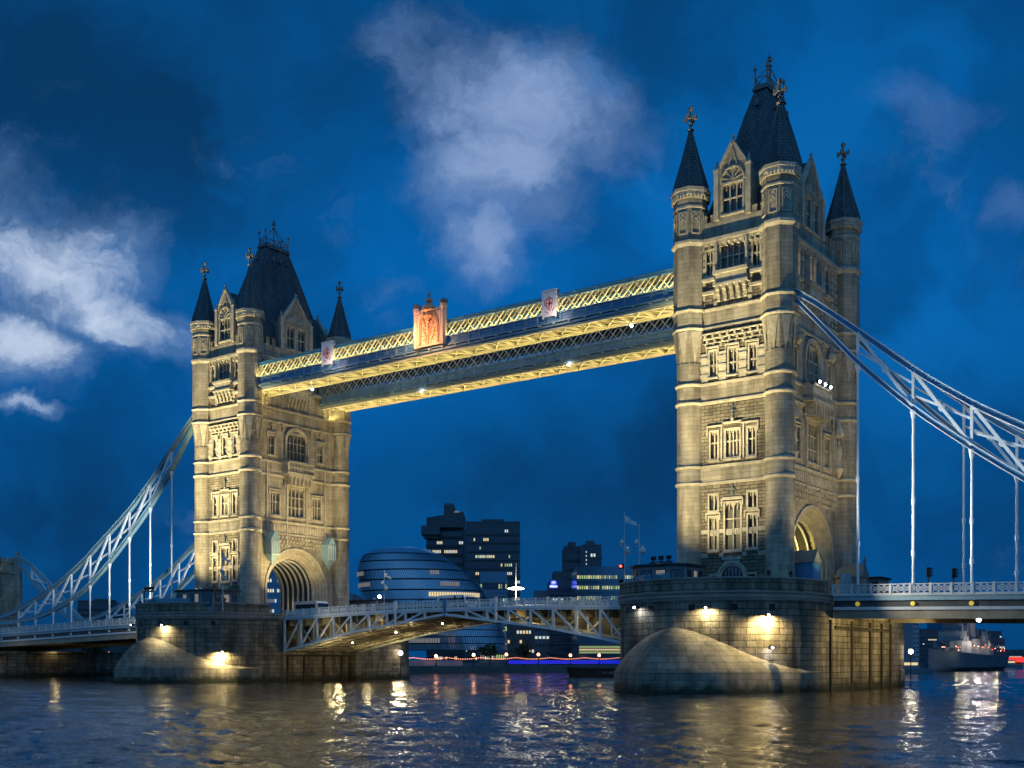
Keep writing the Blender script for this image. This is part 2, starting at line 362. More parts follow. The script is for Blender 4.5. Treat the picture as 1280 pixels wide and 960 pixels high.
def window(F, u0, u1, z0, z1, parent, lights=2, transoms=(), arched=True, pane='blind', hood=False, proud=.09):
    f = MB(); w = .16
    fbox(f, F, u0-w, u0+.02, z0-w, z1+w, -.1, proud); fbox(f, F, u1-.02, u1+w, z0-w, z1+w, -.1, proud)
    fbox(f, F, u0+.02, u1-.02, z1-.02, z1+w, -.1, proud); fbox(f, F, u0-w-.08, u1+w+.08, z0-w-.16, z0-w, -.1, proud+.12)
    fbox(f, F, u0+.02, u1-.02, z0-w, z0+.02, -.1, proud)
    if hood:
        fbox(f, F, u0-.38, u1+.38, z1+.30, z1+.46, -.05, .26); fbox(f, F, u0-.38, u0-.24, z1-.35, z1+.30, -.05, .22); fbox(f, F, u1+.24, u1+.38, z1-.35, z1+.30, -.05, .22)
    fr = f.build('window', 'dressed_stone', parent)
    t = MB(); lw = (u1-u0)/lights; m = .07
    for k in range(1, lights): fbox(t, F, u0+k*lw-m, u0+k*lw+m, z0, z1, -.36, -.12)
    for z in transoms: fbox(t, F, u0, u1, z-m, z+m, -.34, -.14)
    if arched:
        tops = [z1]+[z for z in transoms]
        for zt in tops[:1]:
            for k in range(lights):
                a = u0+k*lw+(m if k else 0); b = a+lw-(m if k else 0)-(m if k < lights-1 else 0); c = (a+b)/2; h = min(.75*(b-a), .7)
                n = 5                                   # pointed head filled with stone spandrels
                for q in range(n):
                    t0, t1 = q/n, (q+1)/n
                    for sgn, e in ((1, a), (-1, b)):
                        x0, x1 = e+sgn*(c-a)*t0, e+sgn*(c-a)*t1
                        y0, y1 = zt-h+h*math.sqrt(t0), zt-h+h*math.sqrt(t1)
                        P = [F.P(x0, y0, -.15), F.P(x1, y1, -.15), F.P(x1, zt, -.15), F.P(x0, zt, -.15)]
                        t.face(P if sgn > 0 else P[::-1])
                fbox(t, F, c-.05, c+.05, zt-h-.12, zt, -.30, -.16)
    if t.f: t.build('tracery', 'dressed_stone', fr)
    p = MB(); fq(p, F, u0-.02, u1+.02, z0-.02, z1+.02, -.42); p.build('pane', pane, fr)
    return fr
def finial(F, u, z0, h, parent, d=.12, name='finial'):
    f = MB(); a = F.P(u, z0, d); b = F.P(u, z0+h, d); f.bar(a, b, .12)
    fbox(f, F, u-.28, u+.28, z0+h*.55, z0+h*.68, d-.1, d+.12); fbox(f, F, u-.15, u+.15, z0+h*.28, z0+h*.38, d-.1, d+.1)
    f.lathe(b[0], b[1], [(0, z0+h-.2), (.14, z0+h-.05), (0, z0+h+.2)], 6, smooth=False)
    return f.build(name, 'lead' if name == 'finial' else 'dressed_stone', parent)

RINGS = (22.3, 24.1, 31.0, 33.0, 39.0, 41.0)
def ring_prof(r, z, w=.19, h=.34): return [(r-.05, z-h), (r+w*.5, z-h*.75), (r+w, z-h*.3), (r+w, z-.05), (r-.05, z+.12)]
def make_tower(cx, label, outer):       # outer: +1 when the north face is the landward one
    T = thing('bridge_tower', label, 'tower', (cx, 0, 0), 0, 'twin stone towers of the bridge')
    E = Face('E', 9.5); Wf = Face('W', 9.5); N = Face('N', 5.0); Sf = Face('S', 5.0)
    # ---- window lists (u0,u1,z0,z1)
    eh = [(-.9, .9, 14.9, 19.9), (-2.75, -1.75, 19.2, 20.9), (1.75, 2.75, 19.2, 20.9), (-2.75, -1.75, 15.0, 18.5), (1.75, 2.75, 15.0, 18.5),
          (-2.6, -1.75, 24.75, 27.7), (-.8, .8, 24.75, 27.7), (1.75, 2.6, 24.75, 27.7),
          (-2.7, -1.9, 33.7, 36.4), (-.45, .45, 33.7, 36.4), (1.9, 2.7, 33.7, 36.4),
          (-3.1, -2.3, 44.6, 47.3), (2.3, 3.1, 44.6, 47.3), (-1.35, 1.35, 44.9, 47.7), (-2.6, -1.7, 10.6, 12.2), (1.7, 2.6, 10.6, 12.2)]
    for F in (E, Wf):
        body = MB(); wall(body, F, -4.2, 4.2, 9.7, 48.4, eh); body.build('wall', 'granite_face', T)
    nh = [(-1.6, 1.6, 25.0, 29.3), (-5.2, -3.4, 25.0, 28.3), (3.4, 5.2, 25.0, 28.3), (-1.9, 1.9, 33.6, 37.6), (-5.6, -4.4, 34.0, 36.8), (4.4, 5.6, 34.0, 36.8),
          (-1.7, -.2, 44.6, 47.4), (.2, 1.7, 44.6, 47.4), (-5.0, -3.6, 44.6, 47.4), (3.6, 5.0, 44.6, 47.4)]
    Ra, zc = 6.3, 13.9; Ri = 4.7
    for F in (N, Sf):
        side = MB(); arch_s = MB()
        wall(side, F, -8.2, 8.2, 21.0, 48.4, nh)
        # masonry round the carriage arch
        fq(side, F, -8.2, -Ra, 9.7, 21.0); fq(side, F, Ra, 8.2, 9.7, 21.0)
        n = 28
        for k in range(n):
            a0 = PI-PI*k/n; a1 = PI-PI*(k+1)/n
            u0, u1 = Ra*math.cos(a0), Ra*math.cos(a1); w0, w1 = zc+Ra*math.sin(a0), zc+Ra*math.sin(a1)
            side.face([F.P(u0, w0), F.P(u1, w1), F.P(u1, 21), F.P(u0, 21)])
        # stepped orders
        steps = [(6.3, 0), (6.3, .22), (6.05, .22), (6.05, -.1), (5.75, -.1), (5.7, -.45), (5.4, -.45), (5.35, -.85), (5.05, -.85), (5.0, -1.25), (4.7, -1.25), (4.7, -1.7)]
        pts = [PI*k/n for k in range(n+1)]
        for (r0, d0), (r1, d1) in zip(steps, steps[1:]):
            for a0, a1 in zip(pts, pts[1:]):
                arch_s.face([F.P(r0*math.cos(a0), zc+r0*math.sin(a0), d0), F.P(r0*math.cos(a1), zc+r0*math.sin(a1), d0), F.P(r1*math.cos(a1), zc+r1*math.sin(a1), d1), F.P(r1*math.cos(a0), zc+r1*math.sin(a0), d1)][::-1], smooth=False)
            for s in (-1, 1):
                q = [F.P(s*r0, 9.7, d0), F.P(s*r0, zc, d0), F.P(s*r1, zc, d1), F.P(s*r1, 9.7, d1)]
                arch_s.face(q if s < 0 else q[::-1])
        side.build('side_wall', 'ashlar', T); arch_s.build('carriage_arch', 'dressed_stone', T)
    # vault with ribs
    va = MB(); X0, X1 = -3.4, 3.4; n = 24
    for k in range(n):
        a0, a1 = PI*k/n, PI*(k+1)/n
        va.face([(X0, Ri*math.cos(a0), zc+Ri*math.sin(a0)), (X0, Ri*math.cos(a1), zc+Ri*math.sin(a1)), (X1, Ri*math.cos(a1), zc+Ri*math.sin(a1)), (X1, Ri*math.cos(a0), zc+Ri*math.sin(a0))])
    for s in (-1, 1): va.face([(X0, s*Ri, 9.7), (X1, s*Ri, 9.7), (X1, s*Ri, zc), (X0, s*Ri, zc)])
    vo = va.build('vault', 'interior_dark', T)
    for k in range(6):
        x = -2.9+k*1.16; rb = MB(); r = Ri-.13
        P = [(x, r, 9.8)]+[(x, r*math.cos(PI*j/20), zc+r*math.sin(PI*j/20)) for j in range(21)]+[(x, -r, 9.8)]
        for p, q in zip(P, P[1:]): rb.bar(p, q, .22, .22)
        rb.build('rib', 'pale_paint', vo)
    # ---- turrets
    for sx in (-1, 1):
        for sy in (-1, 1):
            tx, ty = 5.17*sx, 9.18*sy
            if outer and False: pass
            t = MB()
            t.lathe(tx, ty, [(1.62, 9.7), (1.62, 11.0), (1.5, 11.3), (1.5, 35.2)], 32, caps=False)
            # flare: round shaft growing into the octagon
            t.lathe(tx, ty, [(1.5, 35.2), (1.56, 36.2), (1.72, 37.4), (1.84, 38.3), (1.86, 39.0)], 8, R_(22.5), False, caps=False)
            t.lathe(tx, ty, [(1.86, 39.0), (1.86, 53.0)], 8, R_(22.5), False, caps=False)
            to = t.build('turret', 'ashlar', T)
            g = MB()                                   # weathered set-offs carved between facets
            for k in range(8):
                a = R_(45*k); c = math.cos(a); s_ = math.sin(a); tx2, ty2 = -s_, c
                r0, r1 = 1.52, 1.90
                g.face([(tx+c*r1*.93+tx2*.55, ty+s_*r1*.93+ty2*.55, 38.6), (tx+c*1.50, ty+s_*1.50, 35.0), (tx+c*r1*.93-tx2*.55, ty+s_*r1*.93-ty2*.55, 38.6)][::-1])
            g.build('set_off', 'dressed_stone', to)
            for z in RINGS: st = MB(); st.lathe(tx, ty, ring_prof(1.52 if z < 35 else 1.84, z), 32 if z < 35 else 8, 0 if z < 35 else R_(22.5), z < 35, caps=False); st.build('string_course', 'dressed_stone', to)
            for pf in ([(1.8, 47.7), (1.92, 47.9), (2.1, 48.15), (2.1, 48.42), (1.8, 48.6)], [(1.8, 51.9), (1.95, 52.0), (1.95, 52.2), (1.8, 52.3)]):
                st = MB(); st.lathe(tx, ty, pf, 8, R_(22.5), False, caps=False); st.build('string_course', 'dressed_stone', to)
            st = MB(); st.lathe(tx, ty, [(1.8, 52.9), (1.95, 53.15), (2.12, 53.35), (2.12, 53.75), (2.2, 53.8), (2.2, 54.15), (1.7, 54.3)], 8, R_(22.5), False)
            for k in range(32):
                a = 2*PI*k/32; st.box(tx+1.98*math.cos(a)-.09, tx+1.98*math.cos(a)+.09, ty+1.98*math.sin(a)-.09, ty+1.98*math.sin(a)+.09, 53.0, 53.34)
            st.build('turret_cornice', 'dressed_stone', to)
            pn = MB()                                  # blind tracery panels on the belfry stage
            for k in range(8):
                a = R_(45*k); F = (math.cos(a), math.sin(a)); tt = (-F[1], F[0]); r = 1.86*math.cos(R_(22.5))+.05
                def pt(u, z, d=0): return (tx+F[0]*(r+d)+tt[0]*u, ty+F[1]*(r+d)+tt[1]*u, z)
                for p, q in (((-.42, 49.2), (-.42, 51.5)), ((.42, 49.2), (.42, 51.5)), ((-.42, 51.5), (.42, 51.5)), ((-.42, 49.2), (.42, 49.2)), ((-.42, 50.7), (0, 51.4)), ((.42, 50.7), (0, 51.4)), ((0, 50.9), (-.4, 50.35)), ((0, 50.9), (.4, 50.35))):
                    pn.bar(pt(*p), pt(*q), .12, .10, up=(F[0], F[1], 0.01))
            pn.build('tracery_panel', 'dressed_stone', to)
            sp = MB(); sp.lathe(tx, ty, [(2.02, 54.2), (1.92, 54.6), (1.0, 57.7), (.16, 61.0)], 8, R_(22.5), False)
            so_ = sp.build('spire', 'slate', to)
            rl = MB()
            for k in range(8):
                a = R_(22.5+45*k); c, s2 = math.cos(a), math.sin(a)
                rl.bar((tx+1.94*c, ty+1.94*s2, 54.6), (tx+1.02*c, ty+1.02*s2, 57.7), .09); rl.bar((tx+1.02*c, ty+1.02*s2, 57.7), (tx+.16*c, ty+.16*s2, 61.0), .09)
            rl.build('hip_roll', 'lead', so_)
            cr_ = MB(); cr_.lathe(tx, ty, [(.16, 60.9), (.42, 61.05), (.2, 61.25), (.12, 61.5), (.3, 61.7), (.12, 61.9), (.1, 63.0), (.24, 63.2), (.3, 63.45), (0, 63.8)], 8, 0, False)
            cr_.box(tx-.62, tx+.62, ty-.1, ty+.1, 62.25, 62.52)
            cr_.box(tx-.1, tx+.1, ty-.62, ty+.62, 62.26, 62.51)
            for s2 in (-1, 1):
                cr_.box(tx+s2*.62-.1, tx+s2*.62+.1, ty-.14, ty+.14, 62.12, 62.66); cr_.box(tx-.14, tx+.14, ty+s2*.62-.1, ty+s2*.62+.1, 62.12, 62.66)
            cr_.build('cross', 'finial_stone', so_)
    # ---- string courses on the walls
    for F, w in ((E, 4.0), (Wf, 4.0), (N, 8.0), (Sf, 8.0)):
        for z in RINGS:
            sc = MB(); fbox(sc, F, -w, w, z-.22, z-.02, -.05, .24); fbox(sc, F, -w, w, z-.34, z-.22, -.05, .12); sc.build('string_course', 'dressed_stone', T)
        sc = MB()
        fbox(sc, F, -w, w, 48.08, 48.45, -.05, .45); fbox(sc, F, -w, w, 47.8, 48.08, -.05, .28)
        sc.build('string_course', 'dressed_stone', T)
    for F, w in ((E, 4.0), (Wf, 4.0), (N, 8.0), (Sf, 8.0)):   # smooth ashlar bands between paired courses
        for a, b in ((22.3, 24.1-.34), (31.0, 33-.34), (39.0, 41-.34)): bd = MB(); fbox(bd, F, -w, w, a, b, -.04, .08); bd.build('stone_band', 'ashlar', T)
    for F in (E, Wf):
        for a, b in ((14.15, 14.6), (16.75, 17.15)):
            for u0, u1 in ((-4, -2.93), (-1.57, -1.08), (1.08, 1.57), (2.93, 4)): bd = MB(); fbox(bd, F, u0, u1, a, b, -.04, .04); bd.build('stone_band', 'dressed_stone', T)
    for F, w in ((E, 3.3), (Wf, 3.3), (N, 7.2), (Sf, 7.2)):
        k = -w; cb = MB()
        while k <= w+.01: fbox(cb, F, k-.12, k+.12, 47.4, 47.8, -.05, .30); k += .66
        cb.build('corbel_row', 'dressed_stone', T)
    # ---- east and west fronts
    for F in (E, Wf):
        spec = [(0, 2, (16.9, 18.2), 1, 1), (1, 2, (), 1, 0), (2, 2, (), 1, 0), (3, 2, (16.9,), 1, 1), (4, 2, (16.9,), 1, 1), (5, 2, (26.5,), 1, 0), (6, 4, (26.5,), 1, 0), (7, 2, (26.5,), 1, 0),
                (8, 2, (34.9,), 1, 1), (9, 2, (34.9,), 1, 1), (10, 2, (34.9,), 1, 1), (11, 2, (46.0,), 1, 0), (12, 2, (46.0,), 1, 0), (13, 4, (46.3,), 1, 0), (14, 1, (), 0, 0), (15, 1, (), 0, 0)]
        for i, lg, tr, ar, hd in spec:
            h = eh[i]
            window(F, *h, T, lg, tr, bool(ar), {0: 'blind', 3: 'blind_pale', 6: 'blind_pale', 7: 'blind', 8: 'blind_pale', 9: 'blind', 13: 'blind_pale'}.get(i, 'pane'), bool(hd))
        hd = MB()                                       # stepped label mould of the middle storey and lower big window
        fbox(hd, F, -3.0, -1.1, 28.15, 28.33, 0, .24); fbox(hd, F, 1.1, 3.0, 28.15, 28.33, 0, .24); fbox(hd, F, -1.1, 1.1, 28.35, 28.55, 0, .26)
        for u in (-3.0, 2.86): fbox(hd, F, u, u+.14, 27.2, 28.15, 0, .2)
        for u in (-1.35, 1.2): fbox(hd, F, u, u+.16, 24.6, 28.15, 0, .16)
        fbox(hd, F, -.16, .16, 28.55, 28.9, 0, .2)
        fbox(hd, F, -1.15, 1.15, 20.35, 20.5, 0, .25)
        fbox(hd, F, -.9, .9, 13.55, 13.8, 0, .25); fbox(hd, F, -1.1, 1.1, 13.8, 14.1, 0, .4)
        hd.build('label_mould', 'dressed_stone', T)
        finial(F, 0, 28.9, 1.3, T); finial(F, 0, 20.5, 1.3, T)
        sp = MB()                                       # carved spandrel panels between transoms
        for u0, u1 in ((-.9, .9), (-2.75, -1.75), (1.75, 2.75)):
            fbox(sp, F, u0, u1, 16.5, 17.15, -.4, -.12)
            m = int((u1-u0)/.22)
            for k in range(m): fbox(sp, F, u0+.06+k*.22, u0+.17+k*.22, 16.6, 17.05, -.12, -.05)
        sp.build('carved_panel', 'dressed_stone', T)
        # portal
        dr = MB()
        for r0, r1, d0, d1 in ((1.75, 1.5, 0, .35), (1.5, 1.25, 0, .2)):
            for k in range(14):
                a0, a1 = PI*k/14, PI*(k+1)/14
                q = lambda r, a, d: F.P(r*math.cos(a), 11.9+r*math.sin(a)*1.02, d)
                dr.face([q(r0, a0, d1), q(r0, a1, d1), q(r1, a1, d1), q(r1, a0, d1)]); dr.face([q(r0, a0, d0), q(r0, a1, d0), q(r0, a1, d1), q(r0, a0, d1)]); dr.face([q(r1, a0, d0), q(r1, a1, d0), q(r1, a1, d1), q(r1, a0, d1)][::-1])
            for s in (-1, 1): fbox(dr, F, s*r1, s*r0, 9.8, 11.9, 0, d1)
        do = dr.build('portal', 'dressed_stone', T)
        pd = MB(); n = 12
        pd.face([F.P(1.25*math.cos(PI*k/n), 11.9+1.27*math.sin(PI*k/n), .03) for k in range(n+1)]+[F.P(-1.25, 9.8, .03), F.P(1.25, 9.8, .03)]); pd.build('door', 'glass_dark', do)
        tb = MB()
        for u in (-.8, -.4, 0, .4, .8): fbox(tb, F, u-.04, u+.04, 11.9, 12.9 if abs(u) < .5 else 12.6, .04, .1)
        fbox(tb, F, -1.25, 1.25, 11.8, 11.95, .04, .14); fbox(tb, F, -.07, .07, 9.8, 11.8, .04, .14); tb.build('fanlight', 'dressed_stone', do)
        # corbel table, three rows of little steps
        ct = MB()
        for row, zt in enumerate((38.25, 37.75, 37.25)):
            fbox(ct, F, -3.45, 3.45, zt-.08, zt+.03, 0, .42-.12*row)
            for k in range(8): u = -3.1+k*.87+(.2 if row % 2 else 0); fbox(ct, F, u-.13, u+.13, zt-.42, zt-.08, 0, .40-.12*row)
        ct.build('corbel_table', 'dressed_stone', T)
        sl = MB()
        for u in (-3.3, -1.18, 1.18, 3.3): fbox(sl, F, u-.42, u+.42, 33.1, 36.2, 0, .12)
        for z in (33.6, 34.5, 35.4):
            for u in (-3.3, -1.18, 1.18, 3.3): fbox(sl, F, u-.47, u+.47, z, z+.35, 0, .2)
        sl.build('quoin', 'dressed_stone', T)
        # oriel balcony
        ob = MB()
        fbox(ob, F, -2.0, 2.0, 44.35, 44.7, 0, .85); fbox(ob, F, -1.8, 1.8, 43.35, 44.35, 0, .6); fbox(ob, F, -2.0, 2.0, 43.1, 43.35, 0, .8)
        for u in (-1.8, -1.38, 1.24, 1.66):
            if u in (-1.8, 1.66): fbox(ob, F, u, u+.2, 44.7, 47.7, 0, .55)
        fbox(ob, F, -3.6, -2.0, 43.9, 44.2, 0, .4); fbox(ob, F, 2.0, 3.6, 43.9, 44.2, 0, .4); fbox(ob, F, -3.6, -2.0, 42.5, 42.8, 0, .4); fbox(ob, F, 2.0, 3.6, 42.5, 42.8, 0, .4)
        bo_ = ob.build('oriel', 'dressed_stone', T)
        oc = MB()
        for k in range(5):
            u = -1.55+k*.775
            for j, (za, zb, dd) in enumerate(((42.65, 43.1, .72), (42.2, 42.65, .5), (41.6, 42.2, .28))): fbox(oc, F, u-.2, u+.2, za, zb, 0, dd)
        oc.build('bracket', 'dressed_stone', bo_)
        qt = MB()
        for u in (-3.55, -2.05, 1.9, 3.4):
            for k in range(9): fbox(qt, F, u-.12-(.1 if k % 2 else 0), u+.27+(.1 if k % 2 else 0), 41.2+k*.75, 41.2+k*.75+.5, 0, .12)
        qt.build('quoin', 'dressed_stone', T)
        # parapet and gable
        pa = MB(); fbox(pa, F, -4.0, 4.0, 48.5, 50.3, -.55, .02)
        for u in (-3.6, -2.6, 2.2, 3.2): fbox(pa, F, u, u+.55, 50.3, 50.95, -.5, -.02)
        for u in (-3.65, -2.65, 2.15, 3.15): fbox(pa, F, u, u+.65, 50.95, 51.1, -.55, .05)
        pa.build('parapet', 'ashlar', T)
        make_gable(F, T, 1.85, 50.3, 55.4, 58.2, [(-1.15, 1.15, 50.9, 54.0, 3)], 3.0)
    # ---- north and south fronts
    for F in (N, Sf):
        for i, (h, lg, tr, ar, hd) in enumerate(((nh[0], 4, (26.4, 27.9), 1, 0), (nh[1], 3, (26.9,), 1, 1), (nh[2], 3, (26.9,), 1, 1), (nh[4], 2, (35.3,), 1, 1), (nh[5], 2, (35.3,), 1, 1), (nh[6], 2, (46,), 1, 0), (nh[7], 2, (46,), 1, 0), (nh[8], 2, (46,), 1, 0), (nh[9], 2, (46,), 1, 0))):
            lit = (F is N and outer and i in (7, 5))
            window(F, *h, T, lg, tr, True, 'lit_pane' if lit else 'blind', bool(hd))
        w = window(F, *nh[3], T, 5, (34.9, 36.2), True, 'blind')
        ah = MB(); n = 18                                # pointed-round hood
        for r0, r1, dd in ((2.45, 2.15, .3), (2.15, 1.9, .15)):
            for k in range(n):
                a0, a1 = PI*k/n, PI*(k+1)/n; q = lambda r, a, d: F.P(r*math.cos(a), 36.3+r*math.sin(a)*.93, d)
                ah.face([q(r0, a0, dd), q(r0, a1, dd), q(r1, a1, dd), q(r1, a0, dd)][::-1] if False else [q(r1, a0, dd), q(r0, a0, dd), q(r0, a1, dd), q(r1, a1, dd)]); ah.face([q(r0, a0, -.02), q(r0, a1, -.02), q(r0, a1, dd), q(r0, a0, dd)][::-1]); ah.face([q(r1, a0, -.02), q(r1, a1, -.02), q(r1, a1, dd), q(r1, a0, dd)])
            for s in (-1, 1): fbox(ah, F, s*r1, s*r0, 33.6, 36.3, 0, dd)
        # spandrels filling the rectangular opening above the arch
        for k in range(n):
            a0, a1 = PI*k/n, PI*(k+1)/n
            u0, u1 = 1.9*math.cos(a0), 1.9*math.cos(a1); v0, v1 = min(37.62, 36.3+1.9*math.sin(a0)*.93), min(37.62, 36.3+1.9*math.sin(a1)*.93)
            if v0 < 37.6 or v1 < 37.6: ah.face([F.P(u0, v0, .02), F.P(u0, 37.64, .02), F.P(u1, 37.64, .02), F.P(u1, v1, .02)])
        ah.build('arch_hood', 'dressed_stone', T)
        for u in (-2.9, 2.9, -4.95, 4.95): finial(F, u, 37.5, 1.5, T, .2, 'pinnacle')
        for u in (-5.9, -2.4, 2.4, 5.9): finial(F, u, 29.0, 1.5, T, .2, 'pinnacle')
        # balcony on a corbelled oriel
        bl = MB(); fbox(bl, F, -2.9, 2.9, 31.2, 31.55, 0, 1.35); fbox(bl, F, -2.8, 2.8, 32.95, 33.2, 1.0, 1.3)
        for s in (-1, 1): fbox(bl, F, s*2.8, s*2.55, 31.55, 33.2, 0, 1.3)
        k = -2.5
        while k < 2.5: fbox(bl, F, k, k+.12, 31.55, 32.95, 1.08, 1.2); k += .31
        fbox(bl, F, -2.55, 2.55, 32.2, 32.35, 1.05, 1.22)
        bo_ = bl.build('balcony', 'dressed_stone', T)
        oc = MB()
        for j in range(7):
            z0 = 29.5+j*.24; d = .1+1.15*(j/6)**1.3; wd = 1.8+.7*(j/6); fbox(oc, F, -wd, wd, z0, z0+.245, 0, d)
        for k in range(6):
            u = -2.0+k*.8; fbox(oc, F, u-.12, u+.12, 29.7, 31.2, 0, 1.3)
        oc.build('corbelling', 'dressed_stone', bo_)
        # frieze and corbel table over the arch
        fz = MB()
        for k in range(22):
            u = -5.6+k*.53; fbox(fz, F, u-.14, u+.14, 22.45, 23.5, .08, .2); fbox(fz, F, u-.22, u+.22, 22.85, 23.1, .08, .17)
        for u in (-6, -2, 2, 6): fbox(fz, F, u-.1, u+.1, 20.5, 33, 0, .28)
        for row, zt in enumerate((21.8, 21.2, 20.6)):
            for k in range(20):
                u = -6.4+k*.67+(.33 if row % 2 else 0)
                if abs(u) < 7 and (zt-.4 > zc+math.sqrt(max(0, 6.5**2-u*u)) or abs(u) > 6.5): fbox(fz, F, u-.14, u+.14, zt-.4, zt, 0, .42-.1*row)
        fz.build('frieze', 'dressed_stone', T)
        ob = MB()
        fbox(ob, F, -2.1, 2.1, 44.1, 44.45, 0, .8); fbox(ob, F, -1.9, 1.9, 43.1, 44.1, 0, .6); fbox(ob, F, -5.4, -3.3, 44.1, 44.4, 0, .45); fbox(ob, F, 3.3, 5.4, 44.1, 44.4, 0, .45)
        for u in (-1.9, -.12, 1.7): fbox(ob, F, u, u+.24, 44.45, 47.5, 0, .5)
        for k in range(6):
            u = -1.7+k*.68
            for za, zb, dd in ((42.6, 43.1, .6), (42.1, 42.6, .4), (41.6, 42.1, .2)): fbox(ob, F, u-.16, u+.16, za, zb, 0, dd)
        ob.build('oriel', 'dressed_stone', T)
        qt = MB()
        for u in (-7.2, -6.0, -2.9, 2.7, 5.8, 7.0):
            for k in range(9): fbox(qt, F, u-.1-(.1 if k % 2 else 0), u+.3+(.1 if k % 2 else 0), 41.2+k*.75, 41.2+k*.75+.5, 0, .12)
        qt.build('quoin', 'dressed_stone', T)
        pa = MB(); fbox(pa, F, -8.0, 8.0, 48.5, 50.3, -.55, .02)
        u = -7.0
        while u < 7.2:
            if abs(u+.3) > 3.4: fbox(pa, F, u, u+.6, 50.3, 51.2, -.5, -.02); fbox(pa, F, u-.05, u+.65, 51.2, 51.35, -.55, .04)
            u += 1.12
        pa.build('parapet', 'ashlar', T)
        make_gable(F, T, 3.0, 50.3, 54.6, 58.3, [(-1.9, -.35, 50.6, 53.9, 2), (.35, 1.9, 50.6, 53.9, 2)], 2.6)
    # statues in niches on the landward front
    if outer:
        for u in (-6.6, 6.6):
            st = MB(); p = N.P(u, 0, .55)
            st.lathe(p[0], p[1], [(.1, 24.0), (.5, 24.7), (.6, 25.1), (.5, 25.2), (.42, 25.3), (.36, 26.4), (.42, 27.0), (.38, 27.5), (.16, 27.75), (.2, 28.0), (.17, 28.2), (0, 28.3)], 10)
            st.lathe(p[0], p[1], [(.55, 28.7), (.62, 29.0), (.5, 29.5), (.12, 30.6), (0, 31.1)], 8, 0, False)
            fbox(st, N, u-.5, u-.38, 25.2, 28.8, 0, .5); fbox(st, N, u+.38, u+.5, 25.2, 28.8, 0, .5)
            st.build('statue', 'dressed_stone', T)
        for u in (-4.95, 4.95):
            st = MB(); p = N.P(u, 0, .4); st.lathe(p[0], p[1], [(.1, 36.9), (.5, 37.3), (.55, 37.8), (.3, 38.2), (.08, 38.9)], 8, 0, False); st.build('lantern_bracket', 'dressed_stone', T)
    # ---- main roof
    rf = MB(); lv = [(50.2, 4.35, 8.55), (52.5, 3.75, 7.5), (58.0, 2.55, 5.55), (63.5, 1.45, 3.7), (66.3, .85, 2.6), (66.8, .72, 2.35)]
    for (z0, a0, b0), (z1, a1, b1) in zip(lv, lv[1:]):
        A = [(-a0, -b0, z0), (a0, -b0, z0), (a0, b0, z0), (-a0, b0, z0)]; B = [(-a1, -b1, z1), (a1, -b1, z1), (a1, b1, z1), (-a1, b1, z1)]
        for k in range(4): rf.face([A[k], A[(k+1) % 4], B[(k+1) % 4], B[k]])
    ro = rf.build('roof', 'slate', T)
    ct = MB(); ct.box(-.95, .95, -2.6, 2.6, 66.75, 67.0); ct.box(-.8, .8, -2.45, 2.45, 67.0, 67.35); ct.build('ridge_platform', 'lead', ro)
    dm = MB()
    for s in (-1, 1):
        for k in range(3): dm.box(s*(.95), s*1.6, -1.6+k*1.4, -1.15+k*1.4, 64.6, 65.3)
    for s in (-1, 1): dm.box(-.25, .25, s*2.7, s*3.5, 64.6, 65.3)
    dm.build('lucarne', 'lead', ro)
    cs = MB()
    for sx in (-1, 1):
        for sy in (-1, 1):
            cs.bar((sx*.72, sy*2.3, 67.3), (sx*.72, sy*2.3, 69.2), .12); cs.lathe(sx*.72, sy*2.3, [(0, 68.9), (.22, 69.2), (.1, 69.5), (0, 69.9)], 6, 0, False)
            cs.bar((sx*.72, sy*2.3, 68.0), (0, sy*.2, 70.2), .09)
    for sx in (-1, 1):
        for k in range(8):
            y = -2.3+k*.575; cs.bar((sx*.72, y, 67.3), (sx*.72, y+.29, 68.2), .07); cs.bar((sx*.72, y+.575, 67.3), (sx*.72, y+.29, 68.2), .07)
        cs.bar((sx*.72, -2.3, 68.2), (sx*.72, 2.3, 68.2), .07)
    for sy in (-1, 1): cs.bar((-.72, sy*2.3, 68.2), (.72, sy*2.3, 68.2), .07); cs.bar((-.72, sy*2.3, 67.35), (.72, sy*2.3, 68.2), .07)
    cs.build('cresting', 'finial_stone', ro)
    fn = MB(); fn.lathe(0, 0, [(.12, 67.3), (.1, 70.2), (.32, 70.35), (.1, 70.55), (.08, 71.2), (.25, 71.3), (.07, 71.5), (.05, 72.0)], 8, 0, False)
    fn.box(-.4, .4, -.06, .06, 70.9, 71.05); fn.box(-.06, .06, -.4, .4, 70.9, 71.05); fn.build('finial', 'finial_stone', ro)
    return T
